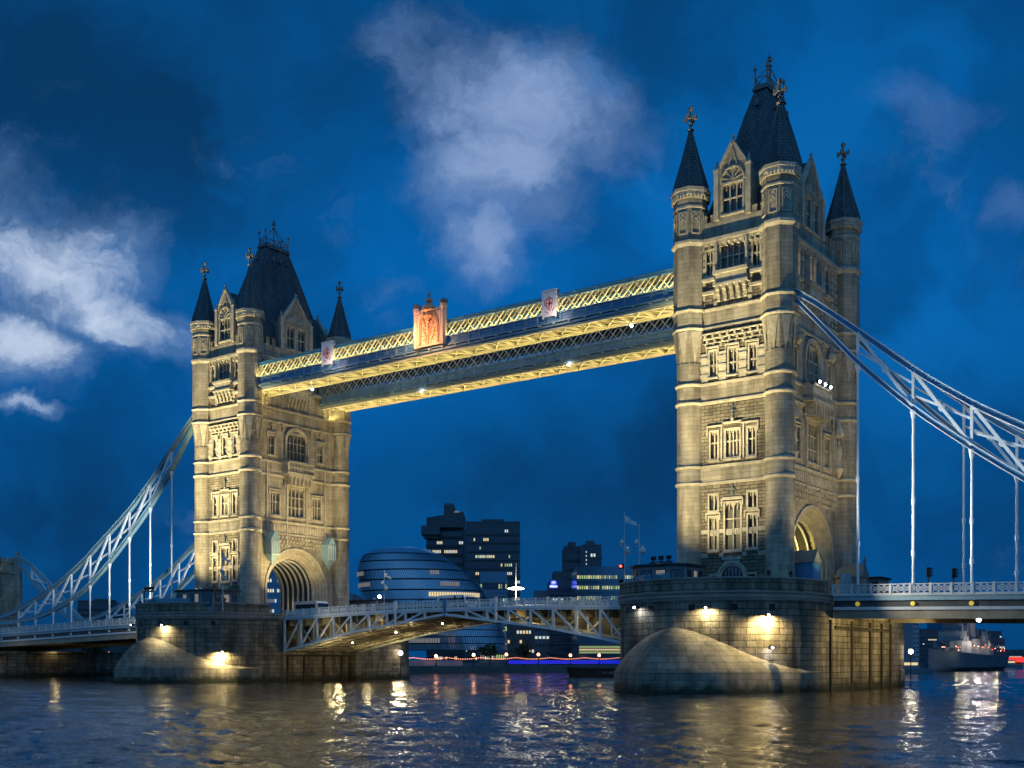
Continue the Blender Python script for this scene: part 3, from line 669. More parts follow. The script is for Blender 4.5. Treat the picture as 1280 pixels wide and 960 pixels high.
def make_gable(F, T, hw, z0, ze, zt, wins, depth):
    g = MB(); wall(g, F, -hw, hw, z0, ze, [w[:4] for w in wins], .45)
    g.face([F.P(-hw, ze), F.P(hw, ze), F.P(0, zt)])
    for s in (-1, 1):
        q = [F.P(s*hw, z0), F.P(s*hw, z0, -depth), F.P(s*hw, ze, -depth), F.P(s*hw, ze)]; g.face(q if s > 0 else q[::-1])
    go = g.build('gable', 'ashlar', T)
    cp = MB()
    for s in (-1, 1):
        cp.bar(F.P(s*(hw+.12), ze-.15, -.12), F.P(0, zt+.22, -.12), .55, .26)
        fbox(cp, F, s*(hw-.28), s*(hw+.28), z0, ze+.1, -.3, .26)
        fbox(cp, F, s*(hw-.34), s*(hw+.34), ze+.1, ze+.32, -.36, .32)
        p = F.P(s*hw, ze+.3, -.02); cp.lathe(p[0], p[1], [(.28, ze+.3), (.2, ze+.6), (.1, ze+1.2), (0, ze+1.5)], 4, R_(45), False)
    p = F.P(0, zt, -.1); cp.lathe(p[0], p[1], [(.16, zt), (.3, zt+.25), (.12, zt+.5), (.2, zt+.75), (0, zt+1.1)], 6, 0, False)
    n = 10; zb = wins[0][3]+.15; r = (wins[-1][1]+.2) if len(wins) == 1 else .95
    for c in ([0] if len(wins) == 1 else [(w[0]+w[1])/2 for w in wins]):
        for k in range(n):
            a0, a1 = PI*k/n, PI*(k+1)/n
            cp.bar(F.P(c+r*math.cos(a0), zb+r*math.sin(a0)*1.15, .08), F.P(c+r*math.cos(a1), zb+r*math.sin(a1)*1.15, .08), .2, .14)
        for k in range(5): cp.bar(F.P(c, zb+.1, .05), F.P(c+r*.9*math.cos(PI*(k+.5)/5), zb+.1+r*math.sin(PI*(k+.5)/5), .05), .12, .08)
    cp.bar(F.P(-hw*.55, ze+.2, .06), F.P(hw*.55, ze+.2, .06), .12, .12); cp.bar(F.P(-hw*.3, ze+.2, .06), F.P(0, zt-.5, .06), .1, .1); cp.bar(F.P(hw*.3, ze+.2, .06), F.P(0, zt-.5, .06), .1, .1)
    cp.build('coping', 'dressed_stone', go)
    for w in wins: window(F, *w[:4], go, w[4], ((w[2]+w[3])/2,), True, 'pane')
    r = MB()
    a, b, c = F.P(-hw, ze, -.25), F.P(hw, ze, -.25), F.P(0, zt, -.25)
    dd = depth+2.2 if hw > 2.5 else depth+1.6
    a2, b2, c2 = F.P(-hw, ze, -depth), F.P(hw, ze, -depth), F.P(0, zt, -min(dd+.6, F.d-.1))
    r.face([a, c, c2, a2]); r.face([b, b2, c2, c]); r.build('dormer_roof', 'slate', go)

make_tower(-41.15, 'more distant stone gothic tower with turrets, teal lantern boxes beside its road arch', False)
make_tower(41.15, 'nearer stone gothic tower with slate spires and three spotlights on its balcony', True)

# ------------------------------------------------------------------ piers
def arc_poly(cx, yc_e, yc_w, r, n=28):
    P = []
    for k in range(n+1): a = PI+PI*k/n; P.append((cx+r*math.cos(a), yc_e+r*math.sin(a)))
    for k in range(n+1): a = PI*k/n; P.append((cx+r*math.cos(a), yc_w+r*math.sin(a)))
    return P
def make_pier(cx, ycw, label, inner, lights):     # inner: +1 when the opening span lies to the north
    T = thing('bridge_pier', label, 'bridge pier', (cx, 0, 0), 0, 'granite river piers under the towers')
    R0 = 10.65; yE = -12.0
    b = MB()
    P = arc_poly(0, yE, ycw, R0)
    # recessed bascule chamber on the inner face
    rec = 1.6
    Q = []
    for (x, y) in P: Q.append((x, y))
    if inner > 0:      # right-hand straight side runs from (R0,yE) to (R0,ycw)
        i = 28; Q = P[:i+1]+[(R0, -7.2), (R0-rec, -7.2), (R0-rec, 7.2), (R0, 7.2)]+P[i+1:]
    else:
        Q = P+[(-R0, 7.2), (-R0+rec, 7.2), (-R0+rec, -7.2), (-R0, -7.2)]
    b.prism(Q, -3, 8.9, False)
    b.build('masonry_wall', 'pier_granite', T)
    c = MB()
    for z0, z1, g in ((8.9, 9.15, .10), (9.15, 9.35, .22), (9.35, 9.6, .12), (9.6, 9.75, .26)): c.prism(arc_poly(0, yE, ycw, R0+g), z0, z1)
    c.build('cornice', 'pier_coping', T)
    # parapet wall: ring at both rounded ends only, leaving the roadway open
    for s, yc in ((-1, yE), (1, ycw)):
        n = 28; pw = MB()
        for k in range(-3, n+3):
            def pt(j, r):
                a = (PI if s < 0 else 0)+PI*j/n
                if 0 <= j <= n: return (r*math.cos(a), yc+r*math.sin(a))
                if j < 0: return ((-r if s < 0 else r), yc-s*0+(-j*.6)*(1 if s < 0 else -1))
                return ((r if s < 0 else -r), yc+((j-n)*.6)*(1 if s < 0 else -1))
            a, b2 = pt(k, R0+.04), pt(k+1, R0+.04); c2, d = pt(k+1, R0-.5), pt(k, R0-.5)
            pw.prism([a, b2, c2, d], 9.75, 10.95)
        pw.build('parapet', 'pier_granite', T)
    for s, yc in ((-1, yE), (1, ycw)):
        n = 28; cp = MB()
        for k in range(-3, n+3):
            def pt(j, r):
                a = (PI if s < 0 else 0)+PI*j/n
                if 0 <= j <= n: return (r*math.cos(a), yc+r*math.sin(a))
                if j < 0: return ((-r if s < 0 else r), yc+(-j*.6)*(1 if s < 0 else -1))
                return ((r if s < 0 else -r), yc+((j-n)*.6)*(1 if s < 0 else -1))
            a, b2 = pt(k, R0+.14), pt(k+1, R0+.14); c2, d = pt(k+1, R0-.6), pt(k, R0-.6)
            cp.prism([a, b2, c2, d], 10.95, 11.12)
        cp.build('coping', 'pier_coping', T)
    # starlings: pointed cutwaters with a domed back
    for s, yb in ((-1, yE), (1, ycw)):
        m = MB(); n = 20; tip = yb+s*16.6
        if s > 0: tip = yb+9.0+5
        def plan(t):     # t -1..1 along the ogive; 0 = tip
            q = abs(t); x = (R0+.12)*(1-(1-q)**2.05)
            y = tip+(yb-tip)*q
            return (math.copysign(x, t) if t else 0, y)
        ap = (0, yb+s*9.6)
        rows = [0, .12, .25, .4, .55, .7, .82, .91, .97, 1.0]
        prev = None
        def zf(r): return 1.9+4.45*(1-r**2.35)
        for k in range(-n, n):
            A, B = plan(k/n), plan((k+1)/n)
            L0 = [(ap[0]+(A[0]-ap[0])*r, ap[1]+(A[1]-ap[1])*r, zf(r)) for r in rows]
            L1 = [(ap[0]+(B[0]-ap[0])*r, ap[1]+(B[1]-ap[1])*r, zf(r)) for r in rows]
            u0, u1 = k*.9, (k+1)*.9
            for j in range(len(rows)-1):
                ln0, ln1 = 9*rows[j], 9*rows[j+1]
                f = [L0[j], L1[j], L1[j+1], L0[j+1]]; uvv = [(u0, -ln0), (u1, -ln0), (u1, -ln1), (u0, -ln1)]
                if j == 0: f = [L0[0], L1[1], L0[1]]; uvv = [uvv[0], uvv[2], uvv[3]]
                if s < 0: f = f[::-1]; uvv = uvv[::-1]
                m.face(f, uvv, True)
            f = [(A[0], A[1], -3), (B[0], B[1], -3), (B[0], B[1], 1.9), (A[0], A[1], 1.9)]
            uvv = [(u0, -3), (u1, -3), (u1, 1.9), (u0, 1.9)]
            if s > 0: f = f[::-1]; uvv = uvv[::-1]
            m.face(f, uvv, True)
        m.build('starling', 'starling_granite', T)
    # dark drain openings under the cornice
    for a in (-150, -128, -105, -80, -58, -38):
        d = MB(); x, y = R0*math.cos(R_(a)), yE+R0*math.sin(R_(a)); ux, uy = math.cos(R_(a)), math.sin(R_(a))
        d.bar((x-ux*.3, y-uy*.3, 8.2), (x+ux*.04, y+uy*.04, 8.2), .62, .62); d.build('drain_opening', 'black_metal', T)
    # timber fenders and ladders on the long sides
    for s in (-1, 1):
        fd = MB(); inn = (s == inner); xx = s*(R0-(rec if inn else 0)+.12)
        for y in ((-5.5, -2.2, 1.8, 5.6) if inn else (-9.5, -3.5, 2.2, 6.0, 9)):
            fd.box(xx-.12, xx+.08, y-.16, y+.16, -1, 7.2 if not inn else 3.6)
        fd.box(xx-.1, xx+.1, -8.3 if not inn else -7.1, 8.3 if not inn else 7.1, 6.3 if not inn else 3.6, 6.6 if not inn else 3.9)
        fd.build('fender', 'timber_dark', T)
    rd = MB(); rd.prism(arc_poly(0, yE, ycw, R0-.6), 9.75, 9.79); rd.build('paving', 'asphalt', T)
    return T
P1 = make_pier(-41.15, 15.6, 'distant granite river pier carrying the tower with teal lantern boxes', 1, None)
P2 = make_pier(41.15, 12.6, 'near granite river pier with domed cutwater and floodlit masonry', -1, None)

# ------------------------------------------------------------------ wall lamps on piers
def wall_lamp(cx, ang, z, label, energy, col, tilt_down=True, big=False):
    R0 = 10.65; a = R_(ang); ux, uy = math.cos(a), math.sin(a); x, y = cx+R0*ux, -12+R0*uy
    T = thing('pier_wall_lamp', label, 'wall lamp', (x, y, z), a, 'floodlamps fixed to the piers')
    b = MB(); b.box(0, .55, -.06, .06, -.04, .04); b.build('bracket', 'black_metal', T)
    h = MB(); h.box(.42, .80, -.26, .26, -.14, .18); h.build('housing', 'black_metal', T)
    g = MB(); g.lathe(.83, 0, [(0, -.10), (.10, -.06), (.12, .01), (.08, .08), (0, .11)], 10); g.build('bulb', 'lamp_glow_white' if col == COOL else 'lamp_glow', T)
    p = (x+ux*.75, y+uy*.75, z-.28)
    lamp('SPOT', p, energy*2.1, col, .1, (x-ux*.2, y-uy*.2, z-1.5), 158, .5)
    return T
wall_lamp(41.15, -113, 8.35, 'cool white floodlamp on the near pier, leftmost on it', 90, COOL)
wall_lamp(41.15, -72, 8.1, 'floodlamp lighting the dome of the near pier from just above', 420, WARM)
wall_lamp(41.15, -42, 7.4, 'glaring upper floodlamp on the near pier with bright halo on the stones', 1800, WARM2)
wall_lamp(41.15, -40, 4.3, 'lower small cool floodlamp on the near pier under the glaring one', 40, COOL)
wall_lamp(-41.15, -75, 7.9, 'floodlamp high over the dome of the distant pier', 480, WARM)
wall_lamp(-41.15, -32, 4.2, 'low warm floodlamp on the round wall of the distant pier', 1200, WARM2)
wall_lamp(-41.15, -135, 8.2, 'cool floodlamp at the left edge of the distant pier', 260, WARM)

# ------------------------------------------------------------------ railing panel factory
def panel_mesh(length=1.75, h=1.0):
    m = MB(); t = .08
    m.box(0, length, -t/2, t/2, 0, .10); m.box(0, length, -t/2-.03, t/2+.03, h-.09, h)
    m.box(-.11, .11, -.11, .11, -.05, h+.06)
    c = length/2; zc_ = h/2; w = .06
    x0, x1, z0, z1 = .14, length-.05, .12, h-.1
    k = 3; cw = (x1-x0)/k
    for j in range(k):
        a, b = x0+j*cw, x0+(j+1)*cw; mx, mz = (a+b)/2, (z0+z1)/2
        for p, q in (((a, z0), (b, z1)), ((a, z1), (b, z0))): m.bar((p[0], 0, p[1]), (q[0], 0, q[1]), w, w)
        r = min(cw, z1-z0)*.33
        for s in range(8):
            a0, a1 = 2*PI*s/8, 2*PI*(s+1)/8; m.bar((mx+r*math.cos(a0), 0, mz+r*math.sin(a0)), (mx+r*math.cos(a1), 0, mz+r*math.sin(a1)), w, w)
        m.bar((b, 0, z0), (b, 0, z1), w, w)
    return m
_pan = {}
def place_panels(T, path, y, length=1.75, h=1.0, material='pale_paint', every_red=8):
    # path(x)->z of railing base; panels as parts of T, T at origin
    xs = []; x = path[0]
    n = int(round((path[1]-path[0])/length)); L_ = (path[1]-path[0])/n
    for k in range(n):
        xa = path[0]+k*L_; za, zb = path[2](xa), path[2](xa+L_)
        key = (round(L_, 3), h, material)
        if key not in _pan:
            o = panel_mesh(L_, h).build('railing_panel', material, T); _pan[key] = o
        else:
            o = _pan[key].copy(); COL.objects.link(o); o.parent = T
        o.location = (xa, y, za); o.rotation_euler = (0, -math.atan2(zb-za, L_), 0)

# ------------------------------------------------------------------ bascule leaves
ZB = [(0, 9.0), (8, 8.0), (16.5, 6.95), (24, 5.6), (31, 4.2)]
def interp(tab, x):
    if x <= tab[0][0]: return tab[0][1]
    for (a, za), (b, zb) in zip(tab, tab[1:]):
        if x <= b: return za+(zb-za)*(x-a)/(b-a)
    return tab[-1][1]
def zb_(x): return interp(ZB, abs(x))
def zr_(x): return 9.78-.5*(abs(x)/30)**2            # railing base
def make_leaf(s, label):
    T = thing('bascule_leaf', label, 'drawbridge leaf', (0, 0, 0), 0, 'two lifting leaves of the roadway')
    x0, x1 = (.12, 30.2)
    n = 9; xs = [x0+(x1-x0)*k/n for k in range(n+1)]
    d = MB()
    for a, b in zip(xs, xs[1:]):
        za, zb = zr_(a), zr_(b)
        d.face([(s*a, -7.6, za-.02), (s*b, -7.6, zb-.02), (s*b, 7.6, zb-.02), (s*a, 7.6, za-.02)][::s]); d.face([(s*a, -7.6, za-.35), (s*b, -7.6, zb-.35), (s*b, 7.6, zb-.35), (s*a, 7.6, za-.35)][::-s])
        for y in (-7.6, 7.6): d.face([(s*a, y, za-.02), (s*b, y, zb-.02), (s*b, y, zb-.35), (s*a, y, za-.35)])
    d.build('roadway', 'asphalt', T)
    for y, m1 in ((-7.75, 'pale_paint'), (7.75, 'pale_paint')):
        tr = MB()
        for a, b in zip(xs, xs[1:]):
            tr.bar((s*a, y, zr_(a)-.12), (s*b, y, zr_(b)-.12), .34, .24); tr.bar((s*a, y-.05*(1 if y < 0 else -1), zr_(a)-.36), (s*b, y, zr_(b)-.36), .2, .16)
        tr.build('top_chord', 'pale_paint', T)
        bc = MB()
        for a, b in zip(xs, xs[1:]):
            q = [a+(b-a)*j/3 for j in range(4)]
            for u, v in zip(q, q[1:]): bc.bar((s*u, y, zb_(u)), (s*v, y, zb_(v)), .5, .30)
        bc.build('bottom_chord', 'pale_paint', T)
        for k, a in enumerate(xs[1:], 1):
            if zr_(a)-zb_(a) > .9:
                v = MB(); v.bar((s*a, y, zb_(a)), (s*a, y, zr_(a)-.3), .30, .26); v.build('post', 'pale_paint', T)
            if k < n and zr_(a)-zb_(a) > .9:
                b = xs[k+1]; v = MB(); v.bar((s*a, y, zr_(a)-.3), (s*b, y, zb_(b)+.1), .24, .22); v.build('diagonal', 'pale_paint', T)
    for y in (-2.6, 2.6, -5.2, 5.2):                        # inner main girders
        g = MB()
        for a, b in zip(xs, xs[1:]):
            for q0, q1 in ((a, (a+b)/2), ((a+b)/2, b)):
                g.bar((s*q0, y, zb_(q0)+.15), (s*q1, y, zb_(q1)+.15), .55, .30); 
            if abs(y) < 3:
                g.face([(s*a, y, zb_(a)+.2), (s*b, y, zb_(b)+.2), (s*b, y, zr_(b)-.4), (s*a, y, zr_(a)-.4)])
            else:
                g.bar((s*a, y, zb_(a)+.2), (s*b, y, zr_(b)-.4), .16, .16); g.bar((s*b, y, zb_(b)+.2), (s*b, y, zr_(b)-.4), .2, .2)
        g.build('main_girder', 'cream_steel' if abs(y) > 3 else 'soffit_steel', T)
    cgs = MB()
    for k in range(18):
        a = x0+(x1-x0)*(k+.5)/18
        cgs.box(s*a-.09, s*a+.09, -7.5, 7.5, max(zb_(a)+.35, zr_(a)-1.3), zr_(a)-.36)
        cgs.bar((s*a, -7.5, zb_(a)+.05), (s*a, 7.5, zb_(a)+.05), .22, .14)
    for k in range(9):
        a, b = xs[k], xs[k+1]
        for y0, y1 in ((-7.5, -2.6), (-2.6, 2.6), (2.6, 7.5)):
            cgs.bar((s*a, y0, zb_(a)+.02), (s*b, y1, zb_(b)+.02), .14, .08); cgs.bar((s*a, y1, zb_(a)+.02), (s*b, y0, zb_(b)+.02), .14, .08)
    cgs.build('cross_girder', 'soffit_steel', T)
    for y in (-7.75, 7.75):
        if s > 0: place_panels(T, (.3, 29.8, lambda x: zr_(x)), y, 1.74)
        else: place_panels(T, (-29.8, -.3, lambda x: zr_(x)), y, 1.74)
    pp = MB(); pp.box(s*8.4-.14, s*8.4+.14, -8.15, -7.93, 7.75, 10.95); pp.build('navigation_post', 'white_panel', T)
    jn = MB(); jn.box(s*.06, s*.28, -7.95, -7.6, 8.7, 10.95); jn.build('nose_post', 'blue_paint', T)
    for k in range(3):                                      # work lamps under the leaf
        x = s*(6+8.5*k)
        lb = MB(); lb.lathe(x, -1.2, [(0, zb_(x)-.28), (.1, zb_(x)-.22), (.1, zb_(x)-.1)], 8); lb.build('soffit_lamp', 'lamp_glow', T)
    for y in (-4.0, 4.0):
        for x in (9, 17, 25): lamp('POINT', (s*x, y, zb_(x)-.9), 95, WARM2, .15)
    for x in (12, 21): lamp('POINT', (s*x, -6.6, zr_(x)-1.6), 60, WARM2, .1)
    for x in (16, 24): lamp('POINT', (s*x, 6.4, zr_(x)-1.8), 90, WARM2, .1)
    return T
make_leaf(-1, 'drawbridge leaf hinged on the distant pier, brightly lit underneath')
make_leaf(1, 'drawbridge leaf hinged on the near pier with dark blue end')

# ------------------------------------------------------------------ side spans
def make_side(s, label, zr, xend):
    T = thing('side_span', label, 'bridge deck', (0, 0, 0), 0, 'suspended side spans')
    x0, x1 = (52.05, xend)
    A, B = (x0, x1) if s > 0 else (-x1, -x0)
    def seg(name, y0, y1, z0, z1, m):
        b = MB(); q = []
        for x in (A, B):
            z = zr(x); q.append([(x, y0, z+z0), (x, y1, z+z0), (x, y1, z+z1), (x, y0, z+z1)])
        P, Q = q
        for k in range(4): b.face([P[k], Q[k], Q[(k+1) % 4], P[(k+1) % 4]][::-1] if y1 > y0 else [P[k], Q[k], Q[(k+1) % 4], P[(k+1) % 4]])
        b.face(P); b.face(Q[::-1]); return b.build(name, m, T)
    seg('roadway', -8.9, 8.9, -.35, -.03, 'asphalt')
    for sy in (-1, 1):
        a = lambda y0, y1: (y0, y1) if sy > 0 else (-y1, -y0)
        seg('cornice', *a(8.9, 9.45), -.16, -.02, 'pale_paint'); seg('cornice', *a(8.9, 9.3), -.62, -.16, 'teal_paint')
        seg('girder_web', *a(8.8, 8.98), -1.25, -.62, 'dark_steel'); seg('lower_flange', *a(8.6, 9.3), -1.55, -1.25, 'pale_paint'); seg('edge_girder', *a(8.5, 9.1), -2.4, -1.55, 'soffit_steel')
        lo, hi = A, B
        nseg = 84
        y = sy*9.25
        # long parapets: no more than a hundred panels to each deck
        place_panels(T, (A, B, zr), y, 1.95 if xend > 100 else 1.9, 1.0, 'pale_paint')
    nb = int((x1-x0)/5.45)
    for k in range(nb):
        x = s*(54.5+k*5.45)
        if abs(x) > x1-1: break
        b = MB(); z = zr(x)-.95; b.lathe(0, 0, [(0, -.1), (.2, -.1), (.24, 0), (.2, .1), (0, .12)], 12); o = b.build('boss', 'shield_yellow_glow' if s > 0 else 'pale_paint', T)
        o.rotation_euler = (R_(90), 0, 0); o.location = (x, -9.12, z)
    cg = MB()
    k = A+1.4
    while k < B: cg.box(k-.12, k+.12, -8.5, 8.5, zr(k)-1.9, zr(k)-.36); k += 2.72
    for y in (-5, -1.7, 1.7, 5): cg.bar((A, y, zr(A)-1.2), (B, y, zr(B)-1.2), .2, 1.1)
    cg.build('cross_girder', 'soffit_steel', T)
    return T
zrR = lambda x: 9.73-.022*(x-52)
zrL = lambda x: 9.3-.028*(-x-52)
make_side(1, 'suspended road deck right of the near tower, with yellow round bosses', zrR, 104)
make_side(-1, 'suspended road deck left of the distant tower, reaching the far bank', zrL, 134)

# ------------------------------------------------------------------ suspension chains
CU = [(47.0, 41.9), (49.6, 40.1), (55.0, 35.6), (60, 31.25), (66, 26.9), (72.2, 23.3), (77.6, 20), (84.2, 16.8), (88.8, 15.0), (94.5, 13.1), (100, 11.6), (106, 10.6)]
CL = [(47.0, 41.6), (49.6, 38.6), (54.7, 32.6), (60.2, 27.3), (66, 22.7), (71.7, 18.6), (77.4, 15.1), (82.9, 12.9), (88.8, 11.2), (94.5, 10.3), (100, 9.9), (106, 9.9)]
CU2 = [(106, 10.6), (112, 14.6), (118, 18.8), (124, 22.4), (130, 25)]
CL2 = [(106, 9.9), (112, 11.9), (118, 15.2), (124, 19.6), (130, 24.2)]
def make_chain(s, y, label, end, zr):
    T = thing('suspension_chain', label, 'suspension chain', (0, 0, 0), 0, 'trussed suspension chains')
    cu = lambda x: interp(CU if x <= 106 else CU2, x); cl = lambda x: interp(CL if x <= 106 else CL2, x)
    def chord(f, name, h):
        m = MB(); fl = MB(); x = 47.0; step = 1.4
        # smooth the polyline a little
        sm = lambda q: (f(max(47, q-1.6))+2*f(q)+f(min(end, q+1.6)))/4 if abs(q-106) > 2 else f(q)
        pts = []
        while x < end-.1: pts.append((x, sm(x))); x += step
        pts.append((end, sm(end)))
        for (a, za), (b, zb) in zip(pts, pts[1:]):
            m.bar((s*a, y, za), (s*b, y, zb), .34, h)
            for o in (-1, 1): fl.bar((s*a, y, za+o*(h/2+.04)), (s*b, y, zb+o*(h/2+.04)), .62, .09)
        c = m.build(name, 'teal_paint' if s < 0 else 'blue_paint', T); fl.build('flange', 'white_paint' if s > 0 else 'teal_paint', c)
    chord(cu, 'upper_chord', .58); chord(cl, 'lower_chord', .54)
    # panel points at the hangers
    pp = [54.5+5.45*k for k in range(10)]
    pp = [p for p in pp if p < min(end, 103)]
    if end > 125: pp2 = [112, 118, 124]
    else: pp2 = []
    for i, p in enumerate(pp+pp2):
        if cu(p)-cl(p) > .8:
            v = MB(); v.bar((s*p, y, cl(p)), (s*p, y, cu(p)), .26, .26); v.build('strut', 'white_paint', T)
    for grp in (pp, pp2):
        for a, b in zip(grp, grp[1:]):
            if cu(a)-cl(a) > 1.2:
                v = MB(); v.bar((s*a, y-.06, cu(a)-.2), (s*b, y-.06, cl(b)+.2), .30, .30); v.build('brace', 'white_paint', T)
                v = MB(); v.bar((s*a, y+.12, cl(a)+.35*(cu(a)-cl(a))), (s*b, y+.12, cu(b)-.35*(cu(b)-cl(b))), .22, .22); v.build('brace', 'white_paint', T)
                v = MB(); c = ((a+b)/2); zc2 = ((cu(a)-.2+cl(b)+.2)/2); v.lathe(0, 0, [(.34, -.18), (.34, .18)], 8); o = v.build('gusset', 'white_paint', T); o.location = (s*c, y, zc2); o.rotation_euler = (R_(90), 0, 0)
    for p in pp:
        zt, zb = cl(p)-.2, zr(s*p)+.05
        if zt-zb < .5: continue
        h = MB(); h.tube((s*p, y, zb), (s*p, y, zt), .13, 8)
        for q in (.22, .5): 
            if zt-zb > 8: h.tube((s*p, y, zb+(zt-zb)*q-.25), (s*p, y, zb+(zt-zb)*q+.25), .2, 8)
        h.tube((s*p, y, zt-.9), (s*p, y, zt), .14, 8, .34); h.build('hanger', 'white_paint', T)
    sh = MB(); sh.box(s*46.2, s*47.5, y-.45, y+.45, 40.7, 42.6); sh.build('saddle', 'blue_paint', T)
    return T
make_chain(1, -9.0, 'blue and white chain truss on the near side, right of the near tower', 104, zrR)
make_chain(1, 9.0, 'chain truss behind the nearer one, right of the near tower', 104, zrR)
make_chain(-1, -9.0, 'pale green chain truss falling left from the distant tower, nearer of the pair', 129, zrL)
make_chain(-1, 9.0, 'chain truss farther back, left of the distant tower behind its pier cabin', 129, zrL)

# ------------------------------------------------------------------ high-level walkways
def make_walkway(y0, label, near):
    T = thing('high_walkway', label, 'walkway', (0, 0, 0), 0, 'high-level walkways between the towers')
    xa, xb = -36.9, 36.4; y1 = y0+3.65
    ym = (y0+y1)/2
    r = MB(); r.face([(xa, y0-.1, 46.35), (xb, y0-.1, 46.35), (xb, ym, 46.85), (xa, ym, 46.85)]); r.face([(xa, ym, 46.85), (xb, ym, 46.85), (xb, y1+.1, 46.35), (xa, y1+.1, 46.35)]); r.face([(xa, y0-.1, 46.35), (xa, y1+.1, 46.35), (xb, y1+.1, 46.35), (xb, y0-.1, 46.35)])
    r.build('roof', 'dark_steel', T)
    for y, o in ((y0, -1), (y1, 1)):
        m = MB(); m.box(xa, xb, y-.16, y+.16, 46.0, 46.32); m.box(xa, xb, y-.28, y+.28, 46.32, 46.44); m.build('top_chord', 'blue_paint', T)
        ft = MB(); ft.box(xa, xb, y-.09, y+.09, 43.3, 44.25); ft.build('fascia', 'blue_paint' if near else 'teal_paint', T)
        fm = MB(); n = 42
        for k in range(n):
            x = xa+(xb-xa)*k/n; L_ = (xb-xa)/n
            fm.box(x-.07, x+.07, y+o*.09, y+o*.19, 43.3, 44.25)
            if not near or o > 0: pass
            for q0, q1 in (((x+.25, 43.5), (x+L_-.25, 43.5)), ((x+.25, 44.02), (x+L_-.25, 44.02))): fm.bar((q0[0], y+o*.12, q0[1]), (q1[0], y+o*.12, q1[1]), .07, .07)
            fm.bar((x+.25, y+o*.12, 43.5), (x+.25, y+o*.12, 44.02), .07, .07); fm.bar((x+L_-.25, y+o*.12, 43.5), (x+L_-.25, y+o*.12, 44.02), .07, .07)
        fm.box(xa, xb, y+o*.09, y+o*.24, 44.25, 44.38)
        fm.build('fascia_moulding', 'teal_paint', T)
        fl = MB(); fl.box(xa, xb, y+o*.0, y+o*.34, 43.12, 43.3); fl.box(xa, xb, y+o*0, y+o*.22, 42.75, 42.98); fl.build('bottom_flange', 'teal_paint', T)
        br = MB(); n = 34; br.box(xa, xb, y+o*.02, y+o*.06, 43.0, 43.08)
        for k in range(n): x = xa+(xb-xa)*(k+.5)/n; br.box(x-.14, x+.14, y+o*.0, y+o*.42, 42.95, 43.12)
        br.build('flange_bracket', 'cream_steel', T)
        # lattice web
        la = MB(); n = 48; L_ = (xb-xa)/n
        for k in range(n):
            a = xa+k*L_
            la.bar((a, y+o*.05, 44.36), (a+L_, y+o*.05, 46.02), .09, .17, up=(0, 1, 0.01)); la.bar((a, y-o*.05, 46.02), (a+L_, y-o*.05, 44.36), .09, .17, up=(0, 1, .01))
            if k % 1 == 0: la.bar((a, y+o*.05, 45.19), (a+L_/2, y+o*.05, 46.02), .05, .07, up=(0, 1, .01)); la.bar((a+L_/2, y+o*.05, 44.36), (a+L_, y+o*.05, 45.19), .05, .07, up=(0, 1, .01))
        la.build('lattice', 'cream_steel' if near else 'pale_paint', T)
    # soffit with cross bracing
    so2 = MB(); so2.box(xa, xb, y0+.1, y1-.1, 42.85, 42.95); so2.build('soffit', 'soffit_steel', T)
    sb = MB(); n = 22; L_ = (xb-xa)/n
    for k in range(n):
        a = xa+k*L_; sb.bar((a, y0, 42.6), (a, y1, 42.6), .16, .3); sb.bar((a, y0+.1, 42.62), (a+L_, y1-.1, 42.62), .12, .14); sb.bar((a, y1-.1, 42.62), (a+L_, y0+.1, 42.62), .12, .14)
    for y in (y0+.1, y1-.1): sb.box(xa, xb, y-.12, y+.12, 42.4, 42.78)
    sb.build('soffit_bracing', 'cream_steel', T)
    fl = MB(); fl.box(xa, xb, y0+.2, y1-.2, 43.5, 43.55); fl.build('floor', 'dark_steel', T)
    # strips of uplighters along the ledges
    def strip(loc, ln, wd, e, rx):
        l = bpy.data.lights.new('strip_light', 'AREA'); l.shape = 'RECTANGLE'; l.size = ln; l.size_y = wd; l.energy = e; l.color = (1, .83, .33)
        o = bpy.data.objects.new('strip_light', l); COL.objects.link(o); o.location = loc; o.rotation_euler = (R_(rx), 0, 0)
    for k in range(9):
        x = xa+(xb-xa)*(k+.5)/9
        strip((x, ym, 41.0), 8, .12, 240, 180)
        if near:
            strip((x, y0-.42, 44.45), 8, .06, 110, 180-35); strip((x, ym, 44.0), 8, .1, 170, 180+15)
    if near:                        # interior lamps glimpsed through the lattice
        for k in range(26):
            b = MB(); x = xa+2+k*2.75; b.box(x, x+.6, ym+.8, ym+.95, 45.2, 45.4); b.build('interior_lamp', 'interior_glow', T)
    for x in ((26.3, -27) if near else (29.2, 10.6, -15.2)):
        yy = y1+.05 if near else y0-.3
        b = MB(); b.lathe(x, yy, [(0, 42.1), (.14, 42.17), (.17, 42.28), (0, 42.35)], 8); b.build('beacon_lamp', 'lamp_glow_white', T)
        lamp('SPOT', (x, yy, 42.0), 9000 if not near else 3500, (1, .95, .82), .28, (x+2, yy-5, 0), 100, .4)
    return T
WN = make_walkway(-9.05, 'near-side high walkway bearing the gilded crest and two white plaques', True)
make_walkway(5.3, 'far-side high walkway with grey lattice and four bright lamps below', False)
